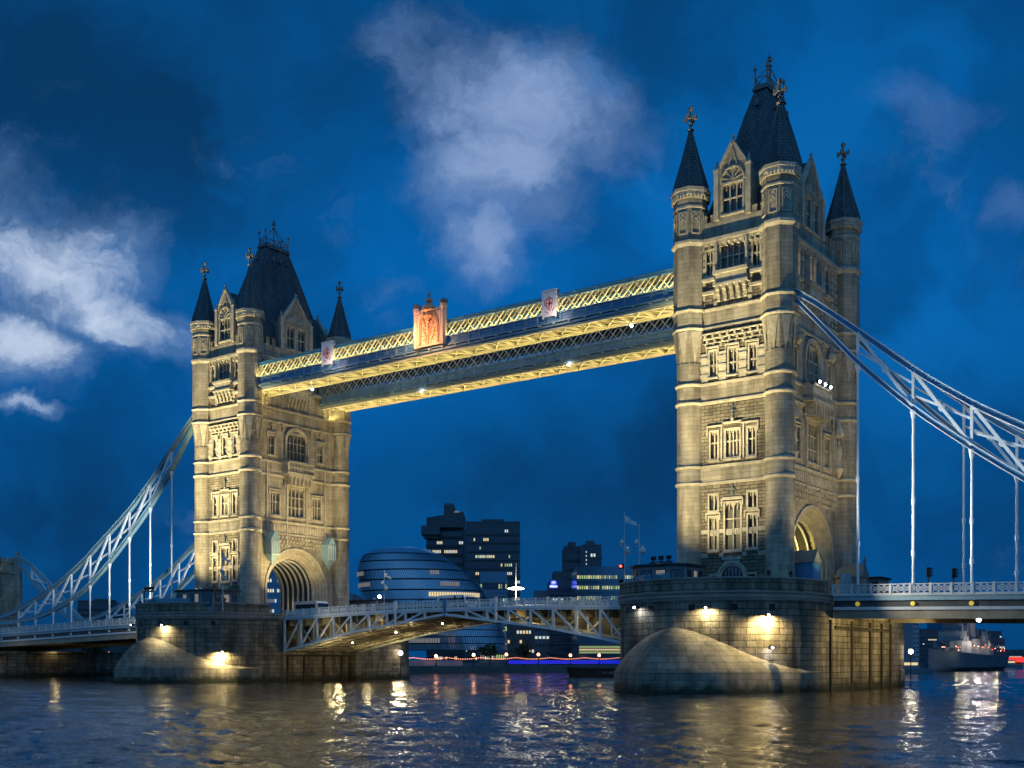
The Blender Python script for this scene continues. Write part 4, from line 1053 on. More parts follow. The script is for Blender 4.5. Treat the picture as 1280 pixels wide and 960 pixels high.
def plaque(x, w):
    b = MB(); b.box(x-w/2, x+w/2, -9.55, -8.9, 43.9, 46.9); b.box(x-w/2-.1, x+w/2+.1, -9.65, -8.85, 46.9, 47.1)
    for s in (-1, 1): b.box(x+s*w/2-.1, x+s*w/2+.1, -9.62, -9.4, 43.7, 46.9)
    o = b.build('plaque', 'white_panel', WN)
    r = MB(); y = -9.58                                  # red shield with chequers and scroll
    P = [(x-.42, 46.0), (x-.42, 45.2), (x-.25, 44.85), (x, 44.65), (x+.25, 44.85), (x+.42, 45.2), (x+.42, 46.0)]
    for a, c in zip(P, P[1:]+P[:1]): r.bar((a[0], y, a[1]), (c[0], y, c[1]), .06, .07)
    for k in range(4): r.bar((x-.2+.13*k, y, 44.95+.2*k), (x+.2-.1*k, y, 45.35+.17*k), .06, .08)
    r.bar((x, y, 44.8), (x, y, 46.35), .06, .12); r.bar((x-.42, y, 45.45), (x+.42, y, 45.45), .06, .10)
    r.bar((x-.7, y, 45.9), (x-.58, y, 45.2), .06, .08); r.bar((x+.7, y, 44.8), (x+.4, y, 44.45), .06, .08)
    r.bar((x-.6, y, 44.6), (x-.15, y, 44.3), .06, .08); r.build('emblem', 'red_paint', o)
    lamp('POINT', (x+1.0, -10.9, 43.9), 130, (1, .8, .7), .06)
plaque(17.5, 1.9); plaque(-19.7, 1.9)
# central crest
cx0 = -1.1
b = MB(); b.box(cx0-1.9, cx0+1.9, -9.75, -9.0, 43.4, 47.7)
for k in range(9):
    if abs(k-4) > 1: b.box(cx0-1.85+k*.43, cx0-1.6+k*.43, -9.7, -9.2, 47.7, 48.15)
crest = b.build('crest', 'crest_panel', WN)
for s in (-1, 1):
    t = MB(); t.lathe(cx0+s*2.25, -9.5, [(.42, 43.3), (.42, 47.9), (.5, 48.0), (.5, 48.6), (.3, 48.7)], 8, R_(22.5), False); t.build('pillar', 'crest_panel', crest)
    t = MB(); t.lathe(cx0+s*2.25, -9.5, [(.55, 48.5), (.55, 49.0), (.4, 49.05)], 8, R_(22.5), False); t.build('pillar_cap', 'lead', crest)
g = MB(); n = 14; y = -9.8
for r0 in (1.62, 1.38):
    for k in range(n):
        a0, a1 = PI*k/n, PI*(k+1)/n; f = lambda a: (cx0+r0*math.cos(a), y, 45.6+r0*1.35*math.sin(a)**.9 if math.sin(a) > 0 else 45.6)
        g.bar(f(a0), f(a1), .16, .16)
    for s in (-1, 1): g.bar((cx0+s*r0, y, 43.7), (cx0+s*r0, y, 45.6), .16, .14)
rnd = random.Random(3)
for ring, m_ in ((.25, 6), (.55, 9), (.85, 13), (1.12, 16)):
    for k in range(m_):
        a = 2*PI*k/m_+ring; px, pz = cx0+ring*math.cos(a), 45.2+ring*1.25*math.sin(a); q = .10+.06*rnd.random()
        g.lathe(px, y+.02, [(0, pz-q*1.5), (q, pz-.02), (q*.8, pz+q), (0, pz+q*1.6)], 6, rnd.random(), False)
g.bar((cx0, y-.02, 44.0), (cx0, y-.02, 46.4), .14, .26)
for s in (-1, 1): g.bar((cx0+s*.35, y-.03, 44.2), (cx0+s*.95, y-.03, 45.4), .16, .3); g.bar((cx0+s*.5, y, 46.2), (cx0+s*.95, y, 46.9), .14, .14)
g.lathe(cx0, y+.1, [(0, 46.2), (.6, 46.7), (.85, 47.2), (.7, 47.6), (.98, 47.9), (.85, 48.4), (.4, 48.75), (.2, 48.95), (.5, 49.15), (.42, 49.45), (.1, 49.55), (.1, 49.9), (.22, 50.0), (.08, 50.25), (.04, 50.5)], 10, 0, False)
for s in (-1, 1): g.lathe(cx0+s*.55, y+.1, [(0, 47.6), (.3, 47.9), (.3, 48.3), (0, 48.6)], 8, 0, False)
g.build('gilded_relief', 'crest_gold', crest)
lamp('POINT', (cx0-2.6, -11.6, 45.0), 700, (1, .58, .30), .08); lamp('POINT', (cx0+.6, -11.9, 44.2), 520, (1, .54, .26), .08)
# brackets where walkways land on the distant tower
for y in (-5.4, 5.5):
    pass

# ------------------------------------------------------------------ floodlights for towers (projectors on the pier parapets)
def projector(x, y, z, tgt, energy, col, angle, blend, label, size=.12):
    T = thing('floodlight_projector', label, 'floodlight', (x, y, z), math.atan2(tgt[1]-y, tgt[0]-x)-PI/2, 'floodlight projectors aimed at the towers')
    b = MB(); b.box(-.22, .22, -.16, .16, .12, .5); b.build('housing', 'black_metal', T)
    f = MB(); f.box(-.05, .05, -.05, .05, -.06, .12); f.box(-.2, .2, -.2, .2, -.08, -.02); f.build('foot', 'black_metal', T)
    d = Vector(tgt)-Vector((x, y, z)); d.normalize()
    p = Vector((x, y, z+.35))+d*.6
    lamp('SPOT', p, energy, col, size, tgt, angle, blend)
for cx, who, g in ((41.15, 'near', 1.25), (-41.15, 'distant', 1.9)):
    projector(cx-3.0, -21.3, 12.95, (cx-1.0, -9.5, 24), 13500*g, WARM, 80, .9, 'left projector of three on the end of the %s pier, aimed low' % who)
    projector(cx-2.1, -21.4, 12.95, (cx-.2, -9.5, 36), 34000*g, WARM, 46, .8, 'middle projector of three on the end of the %s pier' % who)
    projector(cx-1.2, -21.45, 12.95, (cx, -9.5, 50), 47000*g, WARM, 32, .7, 'right projector of three on the end of the %s pier, aimed high' % who)
    gm = MB(); gm.box(cx-3.4, cx-.8, -21.7, -21.1, 12.78, 12.86)
    for u in (-3.2, -1.0): gm.box(cx+u-.05, cx+u+.05, -21.45, -21.35, 9.8, 12.78)
    tag(gm.build('lighting_gantry', 'dark_steel'), 'small dark steel stand carrying three projectors on the %s pier' % who, 'light stand')
# warm light on the north fronts
projector(-27.0, -5.5, 9.9, (-36, -1.5, 26), 14000, WARM2, 100, .8, 'projector on the roadway lighting the river front of the distant tower')
projector(-20.0, 4.5, 9.9, (-36, 2, 36), 20000, WARM2, 60, .8, 'projector farther out on the roadway lighting the high part of the distant tower')
projector(56.5, -7.5, 9.8, (46, -1, 30), 7000, WARM2, 100, .8, 'projector beside the railing lighting the landward front of the near tower')
projector(60.0, 6.5, 9.8, (46, 1, 40), 6000, WARM2, 70, .8, 'projector on the far kerb lighting the landward front of the near tower')
# three floods on the balcony of the near tower
for k in range(3):
    y = -1.6+k*1.6
    T = thing('balcony_spotlight', ['left spotlight of three on the balcony of the near tower', 'middle spotlight of three on the balcony of the near tower', 'right spotlight of three on the balcony of the near tower'][k], 'spotlight', (41.15+6.35, y, 33.2), 0, 'balcony spotlights')
    b = MB(); b.box(-.14, .14, -.2, .2, .05, .4); b.build('housing', 'black_metal', T)
    b = MB(); b.lathe(.18, 0, [(0, .0), (.14, .1), (.17, .2), (.1, .3), (0, .34)], 10); b.build('lens', 'lamp_glow_white', T)
    lamp('SPOT', (48.1, y, 33.3), 900, (1, .95, .85), .15, (70, y-2, 18), 110, .6)
# projectors added on the piers to brighten the chains
for s_, xx in ((1, 49.2), (-1, -49.2)):
    for yy, tg in ((-18.6, -9), (19.5, 9)):
        projector(xx, yy, 11.2, (s_*68, tg, 24), 34000 if s_ > 0 else 30000, (.93, .95, .88), 70, .8, 'added projector lighting the %s chain %s the %s tower' % ('front' if yy < 0 else 'back', 'right of' if s_ > 0 else 'left of', 'near' if s_ > 0 else 'distant'))
# unseen lamps added under the decks to brighten the pier sides
lamp('SPOT', (59, -8.0, 6.9), 3600, WARM2, .12, (51.8, -6, 5.0), 120, .8); lamp('SPOT', (59, 5.0, 6.9), 2800, WARM2, .12, (51.8, 6, 5.0), 120, .8)
lamp('POINT', (-22, -5.0, 3.6), 420, WARM2, .15); lamp('POINT', (-21, 6.0, 3.8), 420, WARM2, .15)
projector(50.6, -16.6, 11.2, (66, -9, 9.6), 7500, (1, .93, .75), 60, .9, 'added projector on the near pier skimming along the right-hand deck railing')  # projector added to lift the dim deck railing
projector(-31.8, -17.4, 11.2, (-12, -8, 7.8), 2600, (1, .90, .66), 60, .9, 'added projector on the distant pier lighting the drawbridge truss')  # added to turn the bluish truss warmer
projector(31.6, -16.6, 11.2, (14, -8, 7.8), 1500, (1, .90, .66), 60, .9, 'added projector on the near pier lighting the drawbridge truss')  # second added projector for the truss, from the other pier
projector(-50.8, -16.4, 11.2, (-70, -9, 8.6), 3500, (1, .93, .75), 60, .9, 'added projector on the distant pier skimming along the left-hand deck railing')  # added twin of the right-hand railing projector
# vault lamps
lamp('POINT', (42.6, 2.5, 15.0), 500, (1, .75, .2), .1); lamp('POINT', (-41.15, 3, 11.5), 60, (1, .8, .4), .1)

# ------------------------------------------------------------------ pier-end furniture
def teal_lantern(y):
    T = thing('lantern_box', 'teal gabled lantern box %s of the river-side arch' % ('left' if y < 0 else 'right'), 'lantern', (-35.2, y, 18.2), 0, 'teal lantern boxes on the distant tower')
    b = MB(); b.box(-.9, .75, -.75, .75, .6, 2.9); b.build('body', 'teal_paint', T)
    r = MB()
    for s in (-1, 1): r.face([(-.95, s*.85, 2.85), (.85, s*.85, 2.85), (.85, 0, 4.1), (-.95, 0, 4.1)][::s])
    r.face([(.85, -.85, 2.85), (.85, .85, 2.85), (.85, 0, 4.1)]); r.build('roof', 'teal_paint', T)
    m = MB(); m.bar((.8, -.8, 2.9), (.8, .8, 2.9), .1, .12); m.bar((.8, -.8, .6), (.8, .8, .6), .1, .12)
    for u in (-.75, -.25, .25, .75): m.bar((.8, u, .6), (.8, u, 2.9), .1, .07)
    m.build('moulding', 'pale_paint', T)
    c = MB(); c.lathe(0, 0, [(.05, -1.0), (.35, -.4), (.8, .3), (.95, .6)], 4, R_(45), False); c.build('bracket', 'teal_paint', T)
teal_lantern(-5.7); teal_lantern(6.0)
def cabin(x, y, w, d, z0, label, rz=0, lit=True):
    T = thing('control_cabin', label, 'cabin', (x, y, z0), rz, 'control cabins on the pier ends')
    P = [(-w/2, -d/2+1.2), (-w/2+1.4, -d/2), (w/2-1.4, -d/2), (w/2, -d/2+1.2), (w/2, d/2), (-w/2, d/2)]
    b = MB(); b.prism(P, 0, 2.9); b.build('wall', 'cabin_wall', T)
    r = MB(); Q = [(a*1.08+(0), c*1.08) for a, c in P]; r.prism(Q, 2.9, 3.12); r.build('roof', 'roof_felt', T)
    n = len(P)
    for k in range(n-1):
        a, c = P[k], P[(k+1) % n]; l = math.hypot(c[0]-a[0], c[1]-a[1]); ux, uy = (c[0]-a[0])/l, (c[1]-a[1])/l; nx, ny = uy, -ux
        m = max(1, int(l/1.15))
        for j in range(m):
            u0, u1 = l*(j+.16)/m, l*(j+.84)/m
            f = MB()
            f.bar((a[0]+ux*u0+nx*.03, a[1]+uy*u0+ny*.03, 1.65), (a[0]+ux*u1+nx*.03, a[1]+uy*u1+ny*.03, 1.65), .08, 1.75); wo = f.build('window', 'black_metal', T)
            g = MB(); e = .06
            p0 = (a[0]+ux*(u0+e)+nx*.075, a[1]+uy*(u0+e)+ny*.075); p1 = (a[0]+ux*(u1-e)+nx*.075, a[1]+uy*(u1-e)+ny*.075)
            g.face([(*p0, .85), (*p1, .85), (*p1, 2.45), (*p0, 2.45)]); g.build('glazing', 'win_dim' if (lit and j % 2 == 1) else 'glass_dark', wo)
    t = MB(); t.lathe(-.8, 0, [(.3, 3.12), (.32, 3.3), (.2, 3.5), (0, 3.6)], 10); t.box(.6, 1.5, -.3, .3, 3.12, 3.3); t.box(1.9, 2.5, -.3, .3, 3.12, 3.26); t.build('roof_projector_shape', 'white_panel', T)  # white shapes stand for the glowing projectors on the roof
    return T
cabin(36.9, -16.6, 6.2, 5.0, 9.8, 'flat-roofed cabin with white roof projectors on the near pier')
cabin(-36.6, -17.0, 8.0, 5.6, 9.8, 'flat-roofed cabin with lit windows on the distant pier', lit=True)
cabin(-37.0, 17.5, 7.0, 5.0, 9.8, 'low cabin at the back end of the distant pier beside city hall', PI)
cabin(46.5, 14.5, 6.2, 4.6, 9.8, 'cabin behind the near tower showing only its roof edge', PI)
def balustrade(cx, a0, a1, label):
    T = thing('glass_balustrade', label, 'balustrade', (cx, -12, 0), 0, 'glass balustrades on the piers')
    g = MB(); p = MB(); n = 12; r = 9.4
    for k in range(n):
        t0, t1 = R_(a0+(a1-a0)*k/n), R_(a0+(a1-a0)*(k+1)/n); A = (r*math.cos(t0), r*math.sin(t0)); B = (r*math.cos(t1), r*math.sin(t1))
        g.bar((*A, 11.15), (*B, 11.15), .04, 1.0); p.bar((*A, 9.8), (*A, 11.75), .07); p.bar((*A, 11.72), (*B, 11.72), .06, .06)
    g.build('glass_panel', 'glass_balustrade', T); p.build('rail', 'teal_paint', T)
balustrade(41.15, -172, -95, 'curved teal glass balustrade on the near pier')
balustrade(-41.15, -170, -25, 'curved teal glass balustrade on the distant pier')
def flagpole(x, y, top, label, flag=True, signal=False):
    T = thing('flagpole', label, 'flagpole', (x, y, 9.8), 0, 'masts on the piers')
    p = MB(); p.tube((0, 0, 0), (0, 0, top-9.8), .07, 8, .04); p.build('pole', 'pale_paint', T)
    a = MB(); a.bar((-.5, 0, 5.2), (.6, 0, 5.2), .06); a.lathe(-.3, 0, [(0, 5.3), (.28, 5.5), (.1, 5.9)], 8); a.lathe(.4, 0, [(.1, 4.3), (.3, 4.5), (.3, 4.9), (0, 5.1)], 8); a.bar((0, 0, 4.4), (.4, 0, 4.4), .06); a.build('instrument', 'pale_paint', T)
    if signal:
        s = MB(); s.bar((-.9, 0, 3.1), (0, 0, 3.1), .06); s.box(-.55, -.1, -.2, .2, 2.85, 3.35); s.build('signal_box', 'black_metal', T)
        r = MB(); r.lathe(-.32, -.25, [(0, 2.95), (.17, 3.1), (0, 3.27)], 8); r.build('red_lamp', 'bulb_red', T)
    if flag:
        f = MB(); n = 8; z = top-9.8-.6
        for k in range(n):
            x0, x1 = k*.17, (k+1)*.17; y0, y1 = .18*math.sin(k*.9), .18*math.sin((k+1)*.9)
            f.face([(x0+.06, y0, z-.5-k*.06), (x1+.06, y1, z-.5-(k+1)*.06), (x1+.06, y1, z+.15-(k+1)*.1), (x0+.06, y0, z+.15-k*.1)], smooth=True)
        f.build('flag', 'white_panel', T)
flagpole(33.2, -18.6, 18.6, 'white flagpole with a small flag and red signal on the near pier', True, True)
flagpole(34.6, -18.0, 17.2, 'thin whip mast beside the flagpole on the near pier', False)
flagpole(-30.9, -18.4, 18.0, 'flagpole in front of the lit front of the distant tower', True)
flagpole(-29.4, 12.5, 17.4, 'mast with small fittings beside city hall, on the back of the distant pier', True)
def bulb_lamp(x, y, z, label, energy, col, glow='lamp_glow', pole_z=None, r=.22):
    T = thing('lamp_post', label, 'lamp', (x, y, 0), 0, 'lamps on the bridge')
    b = MB(); b.lathe(0, 0, [(0, z-r), (r*.8, z-r*.6), (r, z), (r*.7, z+r*.7), (0, z+r)], 10); b.build('globe', glow, T)
    p = MB(); pz = pole_z if pole_z is not None else z-1.5
    p.tube((0, 0, pz), (0, 0, z-r), .06, 6); p.lathe(0, 0, [(.14, z+r*.9), (.22, z+r), (.05, z+r*1.5)], 8); p.build('post', 'black_metal', T)
    lamp('POINT', (x, y-.0, z), energy, col, r, name='globe_light')
    return T
def show_light(): pass
bulb_lamp(-29.8, 16.8, 4.2, 'glaring lamp on the back corner of the distant pier, just above the water', 900, (1, .85, .6), pole_z=-.5, r=.36)
bulb_lamp(52.5, 14.5, 4.1, 'small glaring lamp at the back corner of the near pier', 300, (1, .8, .5), pole_z=0, r=.28)
bulb_lamp(-55.6, -14.0, 6.3, 'lamp at the left edge of the distant pier under the deck', 160, (1, .78, .5), pole_z=0, r=.30)
bulb_lamp(-46.2, -10.6, 13.4, 'glaring lamp at the foot of the distant tower behind the cabin', 500, (1, .86, .65), pole_z=9.8, r=.42)
bulb_lamp(-30.9, 13.0, 13.2, 'white globe lamp by the back mast of the distant pier', 120, (1, .95, .8), 'lamp_glow_white', pole_z=9.8, r=.26)
bulb_lamp(66.0, -8.9, 6.9, 'white lamp fixed under the right-hand deck', 260, (.9, .93, 1), 'lamp_glow_white', pole_z=7.1, r=.2)
# disc lamp in mid span
T = thing('disc_street_lamp', 'tall street lamp with a wide glowing disc, middle of the roadway', 'street lamp', (1.97, 5.0, 9.6))
b = MB(); b.tube((0, 0, 0), (0, 0, 6.8), .09, 8, .05); b.build('mast', 'pale_paint', T)
b = MB(); b.lathe(0, 0, [(0, 3.15), (.9, 3.2), (1.15, 3.3), (.8, 3.42), (0, 3.5)], 20); b.build('disc', 'lamp_glow', T)
lamp('POINT', (1.97, 4.2, 12.3), 70, (1, .9, .75), .3)
# traffic signals
for i, (x, y) in enumerate(((60.5, -6.0), (62.4, -4.0))):
    T = thing('traffic_signal', ['taller-looking black traffic signal on the right deck, left of the two', 'black traffic signal on the right deck, right of the two'][i], 'traffic light', (x, y, zrR(x)), R_(30), 'traffic signals')
    b = MB(); b.tube((0, 0, 0), (0, 0, 2.6), .06, 8); b.build('post', 'black_metal', T)
    h = MB(); h.box(-.16, .16, -.14, .14, 1.75, 2.75); ho = h.build('signal_head', 'black_metal', T)
    for k in range(3): v = MB(); v.lathe(.28, 0, [(.13, 1.85+.31*k), (.13, 2.0+.31*k)], 8); v.box(.12, .42, -.13, .13, 2.02+.31*k, 2.06+.31*k); v.build('visor', 'black_metal', ho)
# kiosk and hoardings at the landward arch of the near tower
T = thing('gate_kiosk', 'stone gabled kiosk with teal hoarding beside the arch of the near tower', 'kiosk', (48.3, 7.0, 9.7))
b = MB(); b.box(-1.6, 1.2, -1.4, 1.4, 0, 2.8); b.build('wall', 'ashlar', T)
b = MB(); 
for s in (-1, 1): b.face([(-1.7, s*1.6, 2.8), (1.4, s*1.6, 2.8), (1.4, 0, 4.4), (-1.7, 0, 4.4)][::s])
b.face([(1.4, -1.6, 2.8), (1.4, 1.6, 2.8), (1.4, 0, 4.4)]); b.lathe(1.3, 0, [(.1, 4.4), (.2, 4.7), (0, 5.3)], 6); b.build('roof', 'lead', T)
b = MB(); b.box(.2, .35, -4.8, -1.4, 0, 3.1); b.build('hoarding', 'teal_paint', T)
T = thing('gate_kiosk', 'dark teal kiosk at the left foot of the landward arch', 'kiosk', (48.2, -6.2, 9.7))
b = MB(); b.box(-1.4, .9, -1.0, 1.0, 0, 3.6); b.build('wall', 'blue_paint', T)
b = MB()
for s in (-1, 1): b.face([(-1.5, s*1.15, 3.6), (1.05, s*1.15, 3.6), (1.05, 0, 5.0), (-1.5, 0, 5.0)][::s])
b.face([(1.05, -1.15, 3.6), (1.05, 1.15, 3.6), (1.05, 0, 5.0)]); b.build('roof', 'lead', T)
T = thing('gate_kiosk', 'teal booth seen inside the river-side arch of the distant tower', 'kiosk', (-46.8, -2.6, 9.7))
b = MB(); b.box(-1.2, 1.2, -1.5, 1.5, 0, 4.2); b.build('wall', 'teal_paint', T); b = MB()
for s in (-1, 1): b.face([(-1.3, s*1.7, 4.2), (1.3, s*1.7, 4.2), (1.3, 0, 6.0), (-1.3, 0, 6.0)][::s])
b.face([(1.3, -1.7, 4.2), (1.3, 1.7, 4.2), (1.3, 0, 6.0)]); b.build('roof', 'lead', T)
# pedestal at the end of the left deck
b = MB(); b.box(-56.4, -53.4, -9.7, -8.8, zrL(-54)-.1, zrL(-54)+1.6); b.box(-56.5, -53.3, -9.8, -8.7, zrL(-54)+1.6, zrL(-54)+1.8); tag(b.build('parapet_pedestal', 'dressed_stone'), 'cream stone block ending the railing beside the distant pier', 'pedestal')
# vehicles
def bus(x, y, z, l, h, label, m, rz=0):
    T = thing('coach' if h > 2.6 else 'van', label, 'coach' if h > 2.6 else 'van', (x, y, z), rz, 'vehicles on the bridge')
    b = MB(); w = 1.2; P = [(-l/2, .35), (l/2, .35), (l/2+.1, .9), (l/2-.1, h-.35), (l/2-.45, h), (-l/2+.3, h), (-l/2, h-.3)]
    n = len(P)
    for k in range(n):
        a, c = P[k], P[(k+1) % n]; b.face([(a[0], -w, a[1]), (c[0], -w, c[1]), (c[0], w, c[1]), (a[0], w, a[1])][::-1])
    b.face([(p[0], -w, p[1]) for p in P]); b.face([(p[0], w, p[1]) for p in P][::-1]); b.build('body', m, T)
    for s in (-1, 1):
        g = MB(); k = -l/2+.5
        g.box(-l/2+.4, l/2-.5, s*w, s*(w+.02), h*.52, h*.80); g.build('window_band', 'glass_dark', T)
    g = MB(); g.box(l/2-.06, l/2+.06, -w+.15, w-.15, h*.5, h*.85); g.build('windscreen', 'glass_dark', T)
    for sx in (-1, 1):
        for s in (-1, 1):
            q = MB(); q.tube((sx*(l/2-1.1), s*(w-.25), .45), (sx*(l/2-1.1), s*(w+.02), .45), .45, 14); q.build('wheel', 'black_metal', T)
    for s in (-1, 1): q = MB(); q.box(l/2+.08, l/2+.14, s*.9-.15, s*.9+.15, .75, .95); q.build('headlight', 'lit_pane', T)
bus(-34.5, 1.6, 9.68, 5.2, 2.4, 'white van driving out of the arch of the distant tower', 'vehicle_white')
bus(-63, -3.5, zrL(-63), 10, 3.1, 'long white coach on the left side span', 'vehicle_white')
bus(-1.5, -3.6, zr_(0), 4.8, 1.9, 'pale van crossing the middle of the drawbridge', 'vehicle_white')
# people at the rail
def person(x, y, z, h, label, rz=0):
    s = h/1.75
    me = bpy.data.meshes.new('person')
    V = [(0, 0, .95), (0, 0, 1.15), (0, 0, 1.38), (0, 0, 1.5), (0, .02, 1.6), (0, .02, 1.72), (.09, 0, .88), (.10, .03, .48), (.10, -.02, .06), (.10, .12, .03), (-.09, 0, .88), (-.10, -.03, .48), (-.10, -.08, .06), (-.10, .06, .03),
         (.18, 0, 1.40), (.24, .02, 1.12), (.22, .16, .92), (-.18, 0, 1.40), (-.24, .02, 1.12), (-.22, .16, .92), (.2, .22, .88), (-.2, .22, .88)]
    Eg = [(0, 1), (1, 2), (2, 3), (3, 4), (4, 5), (0, 6), (6, 7), (7, 8), (8, 9), (0, 10), (10, 11), (11, 12), (12, 13), (2, 14), (14, 15), (15, 16), (2, 17), (17, 18), (18, 19), (16, 20), (19, 21)]
    Rd = [.15, .14, .16, .06, .095, .09, .10, .065, .045, .04, .10, .065, .045, .04, .07, .05, .035, .07, .05, .035, .035, .035]
    me.from_pydata([(a*s, b*s, c*s) for a, b, c in V], Eg, [])
    o = bpy.data.objects.new('person', me); COL.objects.link(o); o.location = (x, y, z); o.rotation_euler = (0, 0, rz)
    md = o.modifiers.new('skin', 'SKIN'); sv = me.skin_vertices[0].data
    for q, r in zip(sv, Rd): q.radius = (r*s, r*s)
    sv[0].use_root = True
    o.modifiers.new('sub', 'SUBSURF').levels = 1; me.materials.append(M['cloth_dark'])
    tag(o, label, 'person', 'people standing at the drawbridge railing')
person(.9, -6.9, zr_(1), 1.75, 'person in dark clothes at the drawbridge railing, leftmost of three', PI)
person(2.1, -6.8, zr_(2), 1.72, 'person in dark clothes beside the leftmost one at the railing', PI*.9)
person(5.6, -6.9, zr_(5), 1.7, 'person in dark clothes standing apart, near the disc street lamp', PI*1.1)

def letters(body, size, parent, rot, loc, m, ext=.02):
    tx = bpy.data.curves.new('lettering', 'FONT'); tx.body = body; tx.size = size; tx.align_x = 'CENTER'; tx.align_y = 'CENTER'; tx.extrude = ext
    to = bpy.data.objects.new('temp', tx); COL.objects.link(to); bpy.context.view_layer.update()
    me = bpy.data.meshes.new_from_object(to); bpy.data.objects.remove(to); me.materials.clear(); me.materials.append(M[m])
    o = bpy.data.objects.new('lettering', me); COL.objects.link(o); o.parent = parent; o.rotation_euler = rot; o.location = loc; return o
# ------------------------------------------------------------------ river and land
import numpy as np
def wave_z(X, Y, cell):
    rg = np.random.RandomState(5); z = np.zeros_like(X)
    for k in range(64):
        lam = .55*(14**(k/63.0)); th = rg.normal(R_(75), .75); ph = rg.uniform(0, 2*PI)
        kx, ky = math.cos(th)*2*PI/lam, math.sin(th)*2*PI/lam
        amp = .0049*lam**.62
        fade = np.clip((lam/cell-2.2)/2.5, 0, 1)
        w = np.sin(kx*X+ky*Y+ph+.9*np.sin(.11*X+.07*Y+k))
        z += amp*fade*(1.0-1.6*np.abs(w)**.8+.2*w if k % 3 == 0 else w)
    patch = .75+.45*np.sin(.05*X+.02*Y+1)*np.sin(.03*Y-.045*X)
    return z*patch
NR, NC = 560, 620
rr = 14*np.exp(np.linspace(0, math.log(420/14), NR)); aa = np.radians(np.linspace(-42, 42, NC))+math.atan2(FWD[1], FWD[0])
RR, AA = np.meshgrid(rr, aa, indexing='ij')
X = CAM[0]+RR*np.cos(AA); Y = CAM[1]+RR*np.sin(AA); Zw = wave_z(X, Y, RR*.0068)
Zw *= np.clip((420-RR)/60, 0, 1)
co_ = np.stack([X, Y, Zw], -1).reshape(-1, 3)
idx = np.arange(NR*NC).reshape(NR, NC); q = np.stack([idx[:-1, :-1], idx[1:, :-1], idx[1:, 1:], idx[:-1, 1:]], -1).reshape(-1, 4)
# flat sheet from the rim of the rippled water to the horizon
me = bpy.data.meshes.new('river'); nv = len(co_)
def rim(loop_ids): return loop_ids
outer_pts = []
rimv = list(idx[-1, :])+list(idx[::-1, -1])[1:]+list(idx[0, ::-1])[1:]+list(idx[:, 0])[1:-1]
cen = co_.mean(0); ext = []
for v in rimv:
    p = co_[v]; d = p[:2]-cen[:2]; d = d/np.linalg.norm(d); ext.append((cen[0]+d[0]*5200, cen[1]+d[1]*5200, 0))
vv = np.concatenate([co_, np.array(ext)]); m_ = len(rimv); q2 = np.array([[rimv[k], rimv[(k+1) % m_], nv+(k+1) % m_, nv+k] for k in range(m_)])
qq = np.concatenate([q, q2]); 
me.vertices.add(len(vv)); me.vertices.foreach_set('co', vv.astype(np.float32).ravel())
me.loops.add(qq.size); me.loops.foreach_set('vertex_index', qq.astype(np.int32).ravel())
me.polygons.add(len(qq)); me.polygons.foreach_set('loop_start', np.arange(0, qq.size, 4, dtype=np.int32))
me.polygons.foreach_set('use_smooth', np.ones(len(qq), dtype=bool))
me.update(calc_edges=True); me.validate()
import bmesh
bm_w = bmesh.new(); bm_w.from_mesh(me)
for f_ in bm_w.faces:
    if f_.normal.z < 0: f_.normal_flip()
bm_w.to_mesh(me); bm_w.free()
me.materials.append(M['black_metal']); river = bpy.data.objects.new('river', me); COL.objects.link(river); river['kind'] = 'structure'
m = bpy.data.materials.new('water'); m.use_nodes = True; t = m.node_tree; K = t.links.new; pb = t.nodes['Principled BSDF']
pb.inputs['Base Color'].default_value = (.020, .021, .017, 1); pb.inputs['Roughness'].default_value = .05; pb.inputs['IOR'].default_value = 1.333
pb.inputs['Specular IOR Level'].default_value = .5
g = t.nodes.new('ShaderNodeNewGeometry')
def wn(sc, sx, sy, det, rot):
    mp = t.nodes.new('ShaderNodeMapping'); mp.inputs['Scale'].default_value = (sx, sy, 1); mp.inputs['Rotation'].default_value = (0, 0, R_(rot)); K(g.outputs['Position'], mp.inputs[0])
    n = t.nodes.new('ShaderNodeTexNoise'); n.inputs['Scale'].default_value = sc; n.inputs['Detail'].default_value = det; n.inputs['Roughness'].default_value = .55; K(mp.outputs[0], n.inputs['Vector']); return n.outputs[0]
def mm(op, a, b_):
    n = t.nodes.new('ShaderNodeMath'); n.operation = op
    for i, x in ((0, a), (1, b_)):
        if isinstance(x, (int, float)): n.inputs[i].default_value = x
        else: K(x, n.inputs[i])
    return n.outputs[0]
hsum = mm('ADD', mm('MULTIPLY', wn(1.1, 1, .8, 3, 35), .06), mm('MULTIPLY', wn(4.0, 1, .8, 3, -20), .05))
bp_ = t.nodes.new('ShaderNodeBump'); bp_.inputs['Strength'].default_value = 1; bp_.inputs['Distance'].default_value = .9; K(hsum, bp_.inputs['Height']); K(bp_.outputs[0], pb.inputs['Normal'])
river.data.materials[0] = m
